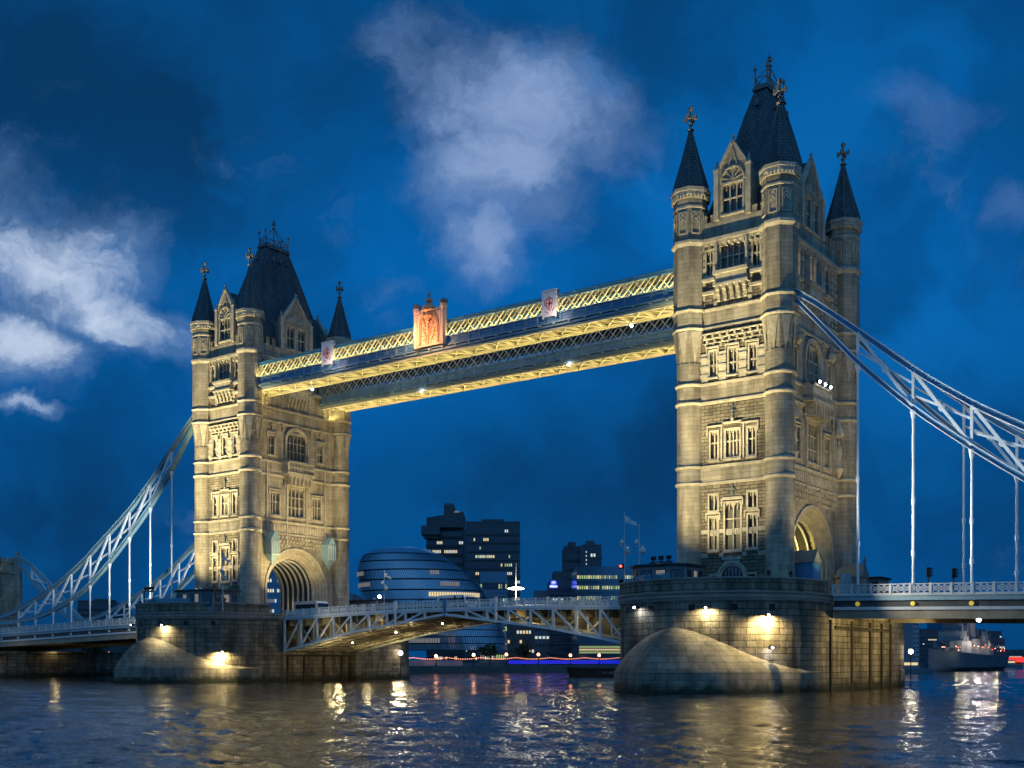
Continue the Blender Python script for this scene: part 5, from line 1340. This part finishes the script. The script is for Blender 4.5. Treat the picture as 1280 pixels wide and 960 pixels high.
# south bank: quay wall, promenade and land behind
qpts = [(-140, 205), (0, 214), (140, 222), (330, 236), (500, 252), (640, 272), (760, 290), (900, 330), (1100, 420), (1215, 600), (1260, 900)]
Q = [at(px, Z) for px, Z in qpts]
land = MB()
for (a, c) in zip(Q, Q[1:]):
    land.face([(a[0], a[1], 1.3), (c[0], c[1], 1.3), (c[0]-1800, c[1]+900, 1.3), (a[0]-1800, a[1]+900, 1.3)])
land.build('promenade', 'quay_stone', kind='structure')
qw = MB(); zq = 1.3
for a, c in zip(Q, Q[1:]):
    d = Vector((c[0]-a[0], c[1]-a[1])); nl = Vector((d.y, -d.x)).normalized()*.6
    qw.face([(a[0], a[1], -2), (c[0], c[1], -2), (c[0], c[1], 1.7), (a[0], a[1], 1.7)]); qw.face([(a[0], a[1], 1.7), (c[0], c[1], 1.7), (c[0]-nl.x, c[1]-nl.y, 1.7), (a[0]-nl.x, a[1]-nl.y, 1.7)]); qw.face([(a[0]-nl.x, a[1]-nl.y, 1.7), (c[0]-nl.x, c[1]-nl.y, 1.7), (c[0]-nl.x, c[1]-nl.y, 1.2), (a[0]-nl.x, a[1]-nl.y, 1.2)])
tag(qw.build('quay_wall', 'quay_stone'), 'low dark stone river wall along the far bank', 'river wall')
def quay_at(px, back=0):
    for (p0, z0), (p1, z1) in zip(qpts, qpts[1:]):
        if p0 <= px <= p1: Z = z0+(z1-z0)*(px-p0)/(p1-p0); return at(px, Z+back), Z+back
# promenade hoarding (pale) left and behind the far pier lamp
for x0, x1, lab in ((27, 150, 'pale low hoarding on the bank under the left side span'), (508, 578, 'pale low wall on the bank right of the glaring pier lamp')):
    h = MB(); st_ = 6
    for k in range(st_):
        a, _ = quay_at(x0+(x1-x0)*k/st_, 4); c, _ = quay_at(x0+(x1-x0)*(k+1)/st_, 4); h.bar((*a, 2.1), (*c, 2.1), .2, 1.7)
    tag(h.build('hoarding', 'hoarding'), lab, 'hoarding')
h = MB()
for k in range(10):
    a, _ = quay_at(636+(775-636)*k/10, 5); c, _ = quay_at(636+(775-636)*(k+1)/10, 5); h.bar((*a, 2.5), (*c, 2.5), .3, .9)
tag(h.build('blue_lit_wall', 'blue_wash_glow'), 'long low wall glowing deep blue along the far bank', 'lit wall')  # blue lighting of the balustrade put in as the wall's glow
# embankment lamp standards + string lights
lamps = [(72, 818), (136, 817), (545, 820), (592, 818.5), (633, 818), (673, 818), (713, 819), (749, 819)]
where = ['leftmost globe lamp on the far bank, below the left deck', 'globe lamp on the far bank nearest the distant pier', 'globe lamp on the far bank just right of the glaring pier lamp', 'globe lamp under the nose of the drawbridge', 'globe lamp on the far bank at the left end of the blue wall', 'globe lamp on the far bank before the white block with windows', 'globe lamp on the far bank, behind the bow of the moored barge', 'rightmost globe lamp on the far bank, beside the near pier']
tops = []
for (px, py), lab in zip(lamps, where):
    (x, y), Z = quay_at(px, 1.2); z = zz(py, Z)
    T = thing('embankment_lamp', lab, 'street lamp', (x, y, 1.3), 0, 'globe lamps along the far bank'); h = z-1.3
    b = MB(); b.lathe(0, 0, [(.35, 0), (.3, .5), (.12, .7), (.08, h-.35)], 8); b.build('post', 'black_metal', T)
    b = MB(); b.lathe(0, 0, [(0, h-.4), (.3, h-.25), (.36, h), (.25, h+.25), (0, h+.36)], 10); b.build('globe', 'lamp_amber', T)
    lamp('POINT', (x, y, z), 130, (1, .5, .28), .35); tops.append((x, y, z))
def strings(px0, px1, py0, py1, n, sag):
    m_ = MB(); wv_ = MB(); prev = None
    for k in range(n+1):
        px = px0+(px1-px0)*k/n; (x, y), Z = quay_at(px, 1.4); ph = (px % 43)/43
        z = zz(py0+(py1-py0)*k/n, Z)-sag*math.sin(PI*ph)
        m_.lathe(x, y, [(0, z-.13), (.13, z), (0, z+.13)], 5, 0, False)
        if prev: wv_.bar(prev, (x, y, z+.12), .03)
        prev = (x, y, z+.12)
    return m_, wv_
for px0, px1, py0, py1, n, lab in ((76, 152, 821, 822, 40, 'string of small orange bulbs over the bank under the left deck'), (505, 778, 822, 822, 120, 'long string of small orange bulbs above the blue wall')):
    T = thing('string_lights', lab, 'string lights'); m_, w_ = strings(px0, px1, py0, py1, n, .35); m_.build('bulb_row', 'bulb_string', T); w_.build('wire', 'black_metal', T)

# ------------------------------------------------------------------ far buildings
def building(px0, px1, pytop, Z, depth, label, m='concrete_far', z0=1.0, floors=8, bays=8, litp=.1, lit=('win_warm', 'win_white'), style='punched', name='office_block', roofplant=True, seed=1, turn=None, win='glass_dark', pybot=None, cat='building'):
    # box whose front width spans the columns at range Z, standing along the river bank
    a = at(px0, Z); c = at(px1, Z); w = math.hypot(c[0]-a[0], c[1]-a[1]); rz = math.atan2(c[1]-a[1], c[0]-a[0])
    H = zz(pytop, Z)-z0
    T = thing(name, label, cat, ((a[0]+c[0])/2, (a[1]+c[1])/2, z0), rz)
    b = MB(); b.box(-w/2, w/2, 0, depth, 0, H); b.build('wall', m, T)
    rn = random.Random(seed); fh = H/(floors+.6)
    if roofplant:
        r = MB(); r.box(-w*.22, w*.2, depth*.3, depth*.7, H, H+fh*.7); r.box(-w/2, w/2, -.15, .25, H, H+.5); r.build('roof_plant', m, T)
    cnt = 0; run = False
    if style == 'strip': bays = int(bays*1.8)
    if style == 'strip':
        for f in range(floors):
            s = MB(); zz0 = fh*(f+.35); s.box(-w/2+.3, w/2-.3, -.06, 0.02, zz0, zz0+fh*.5); s.build('window_band', win, T)
            led = MB(); led.box(-w/2-.3, w/2+.3, -.5, 0, zz0-fh*.22, zz0-fh*.05); led.build('ledge', m, T)
    for f in reversed(range(floors)):
        zz0 = fh*(f+.4)
        for k in range(bays):
            run = (rn.random() < litp) if (k == 0 or rn.random() < .45) else run
            on = run
            if style != 'punched' and not on: continue
            if cnt > 92: break
            cnt += 1
            x0 = -w/2+w*(k+.18)/bays; x1 = -w/2+w*(k+.82)/bays
            p = MB(); p.box(x0, x1, -.10, -.02, zz0+fh*.02, zz0+fh*.34); p.build('window', rn.choice(lit) if on else win, T)
    return T
# hospital towers
building(533, 579, 656, 640, 40, 'slab tower of the pair behind the hall, with roof box and bulging upper floors', floors=15, bays=14, litp=.16, style='strip', name='hospital_tower', seed=4)
T = thing('tower_head', 'dark overhanging box and stack on top of the left hospital tower', 'roof structure', (*at(554, 636), 1.0), math.atan2(RGT[1], RGT[0]))
k_ = 636/FPX
b = MB(); zl, zh, z0_ = (HY-642)*k_, (HY-634.5)*k_, (HY-656)*k_+.8; xa_, xb_ = -21*k_, 25*k_
F4 = [(xa_, z0_), (xb_, z0_), (xb_, zh), (xa_, zl)]
b.face([(a_, 0, c_) for a_, c_ in F4]); b.face([(a_, 30, c_) for a_, c_ in F4][::-1])
for k in range(4): a_, c_ = F4[k], F4[(k+1) % 4]; b.face([(a_[0], 0, a_[1]), (a_[0], 30, a_[1]), (c_[0], 30, c_[1]), (c_[0], 0, c_[1])])
b.build('slanted_crown', 'concrete_far', T)
b = MB(); P = [(-27*k_, -4), (-4*k_, -4), (-4*k_, 8), (-27*k_, 8)]; b.prism(P, (HY-664)*k_, (HY-653)*k_); b.prism([(-24*k_, -2), (-6*k_, -2), (-6*k_, 6), (-24*k_, 6)], (HY-668)*k_, (HY-664)*k_); b.build('overhanging_floors', 'concrete_far', T)
b = MB(); b.box(0, 13*k_, 6, 20, (HY-641)*k_, (HY-624)*k_)
for k in range(4): b.box((1+3*k)*k_, (2.2+3*k)*k_, 8, 12, (HY-624)*k_, (HY-621)*k_)
b.build('stack', 'concrete_far', T)
b = MB(); b.box(14*k_, 20*k_, -2, -1, (HY-636)*k_, (HY-634.5)*k_); b.build('red_lamp', 'win_dim', T)
building(582, 650, 653, 600, 40, 'broad dark hospital slab with scattered lit windows, right of the stacked tower', floors=16, bays=16, litp=.13, style='strip', name='hospital_slab', seed=9, lit=('win_warm', 'win_white', 'win_green'))
building(600, 634, 715, 420, 20, 'lit low glass block at the foot of the hospital slab', m='glass_far', floors=6, bays=7, litp=.75, style='strip', lit=('win_white', 'win_dim', 'win_green'), seed=3, roofplant=False)
building(705, 727, 684, 520, 20, 'dark tower with a ladder of white lights, left half', floors=12, bays=4, litp=.02, style='strip', seed=5)
building(727, 752, 682, 522, 24, 'dark tower block behind the glass offices, right half', m='glass_dark', floors=12, bays=4, litp=.02, style='strip', seed=6)
T = thing('stair_tower', 'narrow dark shaft with a column of white lights between two dark blocks', 'tower', (*at(731, 516), 1.0), math.atan2(RGT[1], RGT[0])); k_ = 516/FPX
b = MB(); b.box(-6*k_, 5*k_, -1, 5, 0, (HY-679)*k_); b.build('wall', 'glass_dark', T)
for j, py in enumerate((684, 689, 694, 699, 704, 708)):
    b = MB(); b.box(1.2*k_, 2.2*k_, -1.2, -1.02, (HY-py-1)*k_, (HY-py+.8)*k_); b.build('window', 'win_white', T)
building(692, 705, 714, 470, 20, 'small dark block left of the shaft with white lights', floors=6, bays=3, litp=.0, style='strip', seed=15, roofplant=False)
building(668, 687, 738, 400, 14, 'pale block with a grid of dark windows under the drawbridge', m='concrete_pale', floors=9, bays=4, litp=.12, seed=7, roofplant=False, name='hotel_wing', lit=('win_white',))
HT = building(687, 721, 725, 395, 25, 'dark hotel block carrying a blue lit sign', floors=8, bays=6, litp=.02, style='strip', seed=8, roofplant=False, name='hotel')
# the lit sign on the hotel
k_ = 393/FPX
SG = thing('lit_sign', 'blue glowing sign reading Hilton on the dark hotel block', 'sign', (*at(692, 392), zz(732.5, 392)), math.atan2(RGT[1], RGT[0]))
b = MB(); b.box(-5*k_, 5*k_, 0, .2, -2.2*k_, 1.2*k_); b.build('backing', 'sign_blue', SG)
b = MB()
for k in range(16):
    a0, a1 = 2*PI*k/16, 2*PI*(k+1)/16; b.bar((3.4*k_*math.cos(a0), -.1, 4.2*k_+2.4*k_*math.sin(a0)), (3.4*k_*math.cos(a1), -.1, 4.2*k_+2.4*k_*math.sin(a1)), .1, .5*k_)
b.box(-3*k_, 3*k_, 0, .15, 2.2*k_, 6.2*k_); b.build('disc', 'sign_blue', SG)
b = MB(); b.bar((-1.0*k_, -.15, 3.3*k_), (-1.0*k_, -.15, 5.3*k_), .1, .5*k_); b.bar((1.0*k_, -.15, 3.3*k_), (1.0*k_, -.15, 5.3*k_), .1, .5*k_); b.bar((-1.0*k_, -.15, 4.3*k_), (1.0*k_, -.15, 4.3*k_), .1, .4*k_); b.build('monogram', 'sign_white', SG)
letters('Hilton', 3.6*k_, SG, (R_(90), 0, 0), (0, -.15, -.5*k_), 'sign_white', .03)
building(721, 800, 708, 330, 30, 'long glass office with yellow-green lit floors beside the near tower', m='glass_far', floors=9, bays=16, litp=.62, style='strip', lit=('win_green', 'win_green', 'win_dim', 'win_warm'), seed=11, roofplant=False, name='glass_office', win='glass_far')
T = thing('riverside_canopy', 'yellow lit lattice canopy on columns behind the moored barge', 'canopy', (*at(757, 300), 1.3), math.atan2(RGT[1], RGT[0])); k_ = 300/FPX
b = MB(); b.box(-34*k_, 40*k_, -1, 6, (HY-808)*k_, (HY-797)*k_+.2); b.build('canopy_body', 'concrete_far', T)
for r in range(3):
    b = MB()
    for j in range(30): x = (-33+2.4*j)*k_; b.bar((x, -1.1, (HY-807.5+3.4*r)*k_), (x+1.6*k_, -1.1, (HY-805.5+3.4*r)*k_), .06, .28)
    b.build('lit_lattice', 'win_green' if r != 1 else 'win_warm', T)
for j in range(5): b = MB(); x = (-32+16*j)*k_; b.box(x-.2, x+.2, 0, .4, 0, (HY-808)*k_); b.build('column', 'concrete_far', T)
building(634, 668, 778, 360, 20, 'brownish low block under the drawbridge nose', m='brick_far', floors=4, bays=9, litp=.12, seed=12, roofplant=False)
# left-bank blocks
building(97, 137, 752, 420, 25, 'dark block of flats beyond the left deck', floors=11, bays=8, litp=.07, seed=13, style='strip')
building(-60, 60, 806, 262, 20, 'dark riverside block with a few tall lit windows at the far left', m='brick_far', floors=2, bays=16, litp=.14, seed=21, roofplant=False)
building(60, 152, 808, 268, 20, 'dark low riverside block behind the left string of bulbs', m='concrete_far', floors=2, bays=13, litp=.10, seed=22, roofplant=False, lit=('win_dim', 'win_warm'))
building(-80, 5, 784, 330, 30, 'dark warehouse beyond the left deck, at the picture edge', m='brick_far', floors=5, bays=9, litp=.08, seed=23)
building(150, 245, 806, 300, 20, 'dark riverside terrace hidden mostly by the distant pier', m='concrete_far', floors=3, bays=9, litp=.1, seed=24, roofplant=False)
building(322, 352, 700, 300, 20, 'glass office seen through the arch of the distant tower', m='glass_far', floors=10, bays=6, litp=.6, lit=('win_dim', 'win_white', 'win_warm'), style='strip', seed=25, win='glass_far')
building(352, 441, 742, 310, 20, 'glass office glimpsed left of city hall', m='glass_far', floors=7, bays=10, litp=.35, lit=('win_dim', 'win_warm'), style='strip', seed=26, win='glass_far', roofplant=False)
# city hall: leaning glass egg
CZ = 285; kk = CZ/FPX
prof = [(812, 470, 632), (795, 462, 630), (774, 455, 626), (757, 446, 618), (740, 440, 607), (722, 436, 592), (705, 435, 573), (692, 437, 556), (683, 443, 541), (677, 455, 525), (673.5, 475, 508), (672.5, 489, 495)]
CH = thing('city_hall', 'leaning round glass city hall with stepped floors behind the drawbridge', 'building', (*at(536, CZ), 0), math.atan2(RGT[1], RGT[0]))
def hall_ring(py):
    for (a, l0, r0), (b_, l1, r1) in zip(prof, prof[1:]):
        if b_ <= py <= a:
            t_ = (a-py)/(a-b_); l = l0+(l1-l0)*t_; r = r0+(r1-r0)*t_; return ((l+r)/2-536)*kk, (r-l)/2*kk, 3.2+(HY-py)*kk
    return ((489+495)/2-536)*kk, 3*kk, 3.2+(HY-672.5)*kk
def hall_skin(mb, pyA, pyB, off, n=56, a0=0, a1=2*PI, tilt=0):
    cA, rA, zA = hall_ring(pyA); cB, rB, zB = hall_ring(pyB)
    for k in range(n):
        t0, t1 = a0+(a1-a0)*k/n, a0+(a1-a0)*(k+1)/n
        def p(c, r, z, t_): return (c+(r+off)*math.cos(t_), 22+(r*.78+off)*math.sin(t_), z+tilt*math.cos(t_))
        mb.face([p(cA, rA, zA, t0), p(cA, rA, zA, t1), p(cB, rB, zB, t1), p(cB, rB, zB, t0)], smooth=False)
edges = [812, 803, 794, 785, 776, 767, 757, 746, 733, 719, 706, 694, 684]
for a, c in zip(edges, edges[1:]):
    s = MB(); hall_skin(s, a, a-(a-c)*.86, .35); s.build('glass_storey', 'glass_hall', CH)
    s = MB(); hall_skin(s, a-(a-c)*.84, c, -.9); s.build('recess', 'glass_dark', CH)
    # floor edge caps
    cA, rA, zA = hall_ring(a-(a-c)*.86); s = MB()
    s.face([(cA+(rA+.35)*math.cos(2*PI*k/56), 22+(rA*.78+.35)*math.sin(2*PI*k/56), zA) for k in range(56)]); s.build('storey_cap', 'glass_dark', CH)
    fn = MB()
    for k in range(80):
        t_ = PI+PI*k/80; c0, r0, z0 = hall_ring(a); c1_, r1, z1 = hall_ring(a-(a-c)*.86)
        fn.bar((c0+(r0+.42)*math.cos(t_), 22+(r0*.78+.42)*math.sin(t_), z0), (c1_+(r1+.42)*math.cos(t_), 22+(r1*.78+.42)*math.sin(t_), z1), .10, .14)
    fn.build('glazing_fin', 'glass_far', CH)
s = MB()
for a, c in ((684, 677), (677, 673.5), (673.5, 672.5)): hall_skin(s, a, c, .5)
s.build('roof_cap', 'glass_hall', CH)
# lit office strips inside the glass
for py, t0, t1, m_ in ((711, 181, 214, 'win_dim'), (726, 181, 222, 'win_dim'), (740, 276, 328, 'win_warm'), (726, 292, 312, 'win_dim'), (711, 290, 300, 'win_dim'), (800, 195, 270, 'win_dim')):
    c0, r0, z0 = hall_ring(py); n = int((t1-t0)/2.2)
    for k in range(n):
        a0, a1 = R_(t0+(t1-t0)*(k+.1)/n), R_(t0+(t1-t0)*(k+.85)/n); s = MB()
        f = lambda t_, z: (c0+(r0+.75)*math.cos(t_), 22+(r0*.78+.75)*math.sin(t_), z)
        s.face([f(a0, z0-.55), f(a1, z0-.55), f(a1, z0+.55), f(a0, z0+.55)]); s.build('lit_window', m_, CH)
# abutment tower, far left
T = thing('abutment_tower', 'small stone gate tower at the far left edge of the bridge', 'tower', (-137.6, 9.6, 0))
b = MB(); b.box(-3.2, 3.2, -2.6, 2.6, 0, 21.5); b.box(-2.9, 2.9, -2.3, 2.3, 21.5, 23.6); b.build('wall', 'ashlar', T)
b = MB(); b.box(-3.5, 3.5, -2.9, 2.9, 21.3, 21.8); b.box(-3.2, 3.2, -2.6, 2.6, 23.6, 24.0)
for k in range(5): b.box(-3.1+k*1.4, -2.5+k*1.4, -2.6, -2.0, 24.0, 24.7); b.box(2.6, 3.2, -2.6+k*1.1, -2.1+k*1.1, 24.0, 24.7)
b.build('battlement', 'ashlar', T); b = MB(); b.lathe(3.0, 2.4, [(1.0, 0), (1.0, 24.5), (.2, 26)], 10); b.build('turret', 'ashlar', T)
# stone abutment block near the left edge
b = MB(); b.prism([(-118, -13), (-100.5, -13), (-99, -11), (-99, 13), (-118, 13)], -2, 4.2); b.box(-118.2, -98.8, -13.2, 13.2, 4.2, 4.6); tag(b.build('stone_abutment', 'pier_granite'), 'square stone abutment under the left deck at the picture edge', 'abutment')
for x, y in ((-98, -14), (-98, -2)): lamp('POINT', (x, y, 5.0), 120, WARM2, .1)
# ------------------------------------------------------------------ right-hand background
def rbuild(*a, **k): return building(*a, **k)
rbuild(1128, 1140, 745, 520, 18, 'dark tower just right of the near pier, under the deck', m='brick_far', floors=14, bays=4, litp=.06, seed=31)
rbuild(1141, 1149, 745, 500, 12, 'narrow pinkish tower right of the near pier', m='hoarding', floors=14, bays=2, litp=.02, seed=32)
rbuild(1149, 1184, 789, 620, 30, 'low dark bank of offices behind the bow of the warship', floors=7, bays=9, litp=.08, seed=33, style='strip')
rbuild(1183, 1209, 750, 640, 30, 'dark green tower standing behind the warship', m='glass_far', floors=20, bays=4, litp=.05, seed=34, style='strip')
rbuild(1209, 1252, 790, 660, 30, 'stepped dark block behind the masts of the warship', floors=6, bays=9, litp=.12, seed=35, style='strip')
rbuild(1252, 1290, 812, 800, 30, 'low dark riverside block at the right edge', floors=3, bays=12, litp=.2, seed=36, roofplant=False)
rbuild(1228, 1256, 798, 640, 20, 'low block right of the warship masts', floors=5, bays=8, litp=.1, seed=37, roofplant=False)
# far red-lit bridge
a0 = at(1236, 620); a1 = at(1330, 560)
T = thing('red_lit_bridge', 'low distant bridge washed in red light at the right edge', 'bridge')
b = MB(); b.bar((*a0, zz(824.5, 600)-.0), (*a1, zz(824.5, 580)), 10, 2.6); b.build('parapet', 'red_wash_glow', T)  # red wash of light put in as the parapet's own glow
for k in range(4):
    p = [a0[j]+(a1[j]-a0[j])*(k+.5)/4 for j in (0, 1)]; b = MB(); b.box(p[0]-2, p[0]+2, p[1]-6, p[1]+6, -1, 2.4); b.build('bridge_pier', 'quay_stone', T)
# warship
sx, sy = at(1160, 300)
WS = thing('warship', 'grey museum warship with floodlit funnels and masts moored at the right', 'ship', (sx, sy, 0), R_(90-3)); WS.scale = (.64, .85, .85)
h = MB(); Lh = 92
sec = [(0, .05, 7.2, 2), (3, 1.6, 6.9, 2), (9, 4.2, 6.4, 2.6), (20, 6.4, 5.9, 4.4), (45, 7.4, 5.2, 6), (75, 7.0, 4.9, 5.4), (88, 5.2, 5.0, 3.6), (92, 3.2, 5.0, 2)]
def srow(x, w, z, wb): return [(x+(1.5 if x < 5 else 0), 0, -1.5), (x+.8, wb*.5, -1), (x+.4, w*.86, 1.2), (x, w, z)]
for s in (-1, 1):
    for A, B in zip(sec, sec[1:]):
        P, Q_ = srow(*A), srow(*B)
        for j in range(3):
            f = [(P[j][0], s*P[j][1], P[j][2]), (Q_[j][0], s*Q_[j][1], Q_[j][2]), (Q_[j+1][0], s*Q_[j+1][1], Q_[j+1][2]), (P[j+1][0], s*P[j+1][1], P[j+1][2])]
            h.face(f[::s], smooth=True)
for A, B in zip(sec, sec[1:]): h.face([(A[0], -A[1], A[2]), (B[0], -B[1], B[2]), (B[0], B[1], B[2]), (A[0], A[1], A[2])])
h.face([(92, -3.2, 5), (92, 3.2, 5), (92, 0, -1.5)])
h.build('hull', 'ship_grey', WS)
def sbox(name, x0, x1, w, z0, z1, m='ship_grey', y0=0):
    b = MB(); b.box(x0, x1, y0-w, y0+w, z0, z1); b.box(x0-.2, x1+.2, y0-w-.2, y0+w+.2, z1, z1+.15); return b.build(name, m, WS)
for x, z in ((15, 5.6), (21, 7.4)):
    g = MB(); g.prism([(x-2.2, -2), (x-2.6, 0), (x-2.2, 2), (x+2.4, 2.2), (x+2.8, 0), (x+2.4, -2.2)], z, z+2.0); go = g.build('gun_turret', 'ship_grey', WS)
    for y in (-.9, 0, .9): g = MB(); g.tube((x-2.4, y, z+1.2), (x-8, y, z+1.9), .18, 8); g.build('gun_barrel', 'ship_grey', go)
sbox('bridge_block', 24, 36, 4.6, 5.5, 9.6, 'ship_pale'); sbox('bridge_block', 26, 34, 3.6, 9.75, 12.8, 'ship_pale'); sbox('bridge_block', 27, 31.5, 2.6, 12.95, 15.2, 'ship_grey')
sbox('director', 28, 30.2, 1.3, 15.35, 17.2, 'ship_pale'); sbox('deckhouse', 37, 70, 4.0, 5.2, 8.0, 'ship_grey'); sbox('deckhouse', 44, 60, 3.0, 8.15, 10.4, 'ship_pale')
for x in (39, 55):
    f = MB(); f.lathe(x, 0, [(1.9, 8), (1.8, 16.5), (2.0, 16.7), (2.0, 17.6)], 18, sy=.75); fo = f.build('funnel', 'ship_pale', WS)
    f = MB(); f.lathe(x, 0, [(2.02, 17.0), (2.02, 17.75), (1.6, 17.8)], 18, sy=.75); f.build('funnel_cap', 'black_metal', fo)
for x, zt in ((36, 26), (50, 25)):
    f = MB(); f.tube((x, 0, 9), (x, 0, zt), .35, 8, .12); f.tube((x+2, -1.6, 8), (x, 0, zt-6), .2, 6); f.tube((x+2, 1.6, 8), (x, 0, zt-6), .2, 6)
    f.bar((x, -4, zt-5), (x, 4, zt-5), .18); f.box(x-.9, x+.9, -.9, .9, zt-8, zt-6.4); f.box(x-.6, x+.6, -.6, .6, zt-3.4, zt-2.2); f.bar((x, -2.5, zt-3.5), (x, 2.5, zt-3.5), .14); f.build('mast', 'ship_pale', WS)
for x in (64, 70):
    f = MB(); f.tube((x, 0, 8), (x-6, 2, 15), .2, 6); f.tube((x, 0, 8), (x, 0, 14), .25, 6); f.build('derrick', 'ship_pale', WS)
sbox('boat_store', 60, 64, 1.3, 8.15, 9.8, 'red_paint', 3.2); sbox('director', 72, 75, 1.4, 7.5, 10.5, 'ship_grey')
rn = random.Random(12)
for k in range(46):
    x = 24+rn.random()*56; y = rn.uniform(-4.5, 4.5); z = rn.choice([5.2, 8.1, 8.1, 9.8, 10.6]); w = rn.uniform(.5, 1.7); hh = rn.uniform(.8, 3.2)
    f = MB(); f.box(x-w, x+w, y-w*.6, y+w*.6, z, z+hh)
    if k % 3 == 0: f.tube((x, y, z+hh), (x+rn.uniform(-1, 1), y, z+hh+rn.uniform(2, 5)), .12, 5)
    f.build('deck_fitting', rn.choice(['ship_pale', 'ship_grey', 'ship_grey', 'dark_steel']), WS)
for k in range(34):
    x = 6+rn.random()*80; y = -(5.8 if x > 14 else 3)+rn.random()*1.5; z = 6.5+rn.random()*2.2 if x > 12 else 7.6
    f = MB(); f.lathe(x, y, [(0, z-.14), (.15, z), (0, z+.14)], 6); f.build('deck_lamp', rn.choice(['lamp_amber', 'win_warm', 'win_white', 'bulb_red']) if k > 5 else 'lamp_amber', WS)
RZ = R_(87)
def ship_pt(x, y, z):
    x *= .64; y *= .85; z *= .85
    return (sx+x*math.cos(RZ)-y*math.sin(RZ), sy+x*math.sin(RZ)+y*math.cos(RZ), z)
for x, y, z, e, c in ((22, -6, 8.5, 260, (1, .85, .65)), (33, -7, 9, 550, (1, .85, .7)), (46, -7, 9, 500, (1, .8, .7)), (60, -7, 8, 350, (1, .8, .45)), (44, -3, 19, 250, (1, .9, .8)), (12, -7.5, 5, 60, (1, .95, .55)), (3, -8, 4.5, 120, (1, .95, .55))):
    p = ship_pt(x, y, z); lamp('POINT', p, e, c, .2)
for (px, Z, lab) in ((1136, 250, 'small dark boat moored behind the back corner of the near pier'), (1262, 420, 'low boat with red lights under the red bridge')):
    x, y = at(px, Z); T = thing('small_boat', lab, 'boat', (x, y, 0), R_(60), 'small moored boats')
    b = MB(); P = [(-6, -1.2), (4, -1.5), (7, 0), (4, 1.5), (-6, 1.2)]; b.prism(P, -.3, 1.2); b.build('hull', 'ship_grey', T); b = MB(); b.box(-4, 2, -1, 1, 1.2, 2.9); b.build('wheelhouse', 'ship_pale', T); b = MB(); b.box(-3.6, 1.6, -1.03, -1.0, 1.9, 2.5); b.build('window', 'win_warm', T)
# moored barge
x, y = at(752, 206)
BG = thing('moored_barge', 'long black barge with white lettering moored behind the near pier', 'barge', (x, y, 0), R_(YAW-3))
b = MB(); P = [(-6.3, 0), (-5.2, -1.9), (9, -2.1), (10, 0), (9, 2.1), (-5.2, 1.9)]
n = len(P)
for k in range(n):
    a, c = P[k], P[(k+1) % n]; za, zc3 = (1.75 if a[0] < -4 else 1.35), (1.75 if c[0] < -4 else 1.35)
    b.face([(a[0]*.93, a[1]*.85, -.3), (c[0]*.93, c[1]*.85, -.3), (c[0], c[1], zc3), (a[0], a[1], za)])
b.face([(p[0], p[1], 1.3) for p in P]); b.build('hull', 'timber_dark', BG)
b = MB()
for a, c in zip(P, P[1:]+P[:1]): b.bar((a[0], a[1], 1.75 if a[0] < -4 else 1.38), (c[0], c[1], 1.75 if c[0] < -4 else 1.38), .2, .12)
b.build('gunwale', 'dark_steel', BG)
letters('PLA 0800', .62, BG, (R_(82), 0, 0), (1.2, -2.10, .75), 'ship_pale', .01)
b = MB(); 
for k in range(3): b.tube((-3+5*k, 0, 1.3), (-3+5*k, 0, 1.9), .12, 8)
b.build('bollard', 'dark_steel', BG)
# trees on the far bank under the left deck
def tree(px, back, h, label, seed):
    (x, y), Z = quay_at(px, back); rn = random.Random(seed)
    T = thing('plane_tree', label, 'tree', (x, y, 1.3), 0, 'trees on the far bank')
    b = MB(); b.tube((0, 0, 0), (.2, .1, h*.45), .25, 7, .16); b.tube((.2, .1, h*.45), (-h*.15, .2, h*.8), .14, 6, .05); b.tube((.2, .1, h*.45), (h*.18, -.2, h*.78), .13, 6, .05); b.build('trunk', 'timber_dark', T)
    c = MB()
    for k in range(420):
        u = rn.gauss(0, 1), rn.gauss(0, 1), rn.gauss(0, 1); l = math.sqrt(sum(q*q for q in u))+1e-6; r = rn.random()**.4*h*.34*(1+.25*math.sin(5*u[0]/l))
        p = Vector((u[0]/l*r, u[1]/l*r, h*.68+u[2]/l*r*.85)); d = Vector((rn.uniform(-1, 1), rn.uniform(-1, 1), rn.uniform(-.6, .6)))*.35; e = Vector((rn.uniform(-1, 1), rn.uniform(-1, 1), rn.uniform(-1, 1)))*.35
        c.face([p-d, p+e, p+d, p-e])
    c.build('crown', 'leaf', T)
tree(118, 12, 7, 'dark tree behind the left string of bulbs', 3); tree(45, 12, 6.5, 'dark tree near the stone abutment', 4); tree(655, 14, 6, 'small dark tree behind the left end of the blue wall', 5); tree(612, 12, 6, 'dark tree under the nose of the drawbridge', 6)
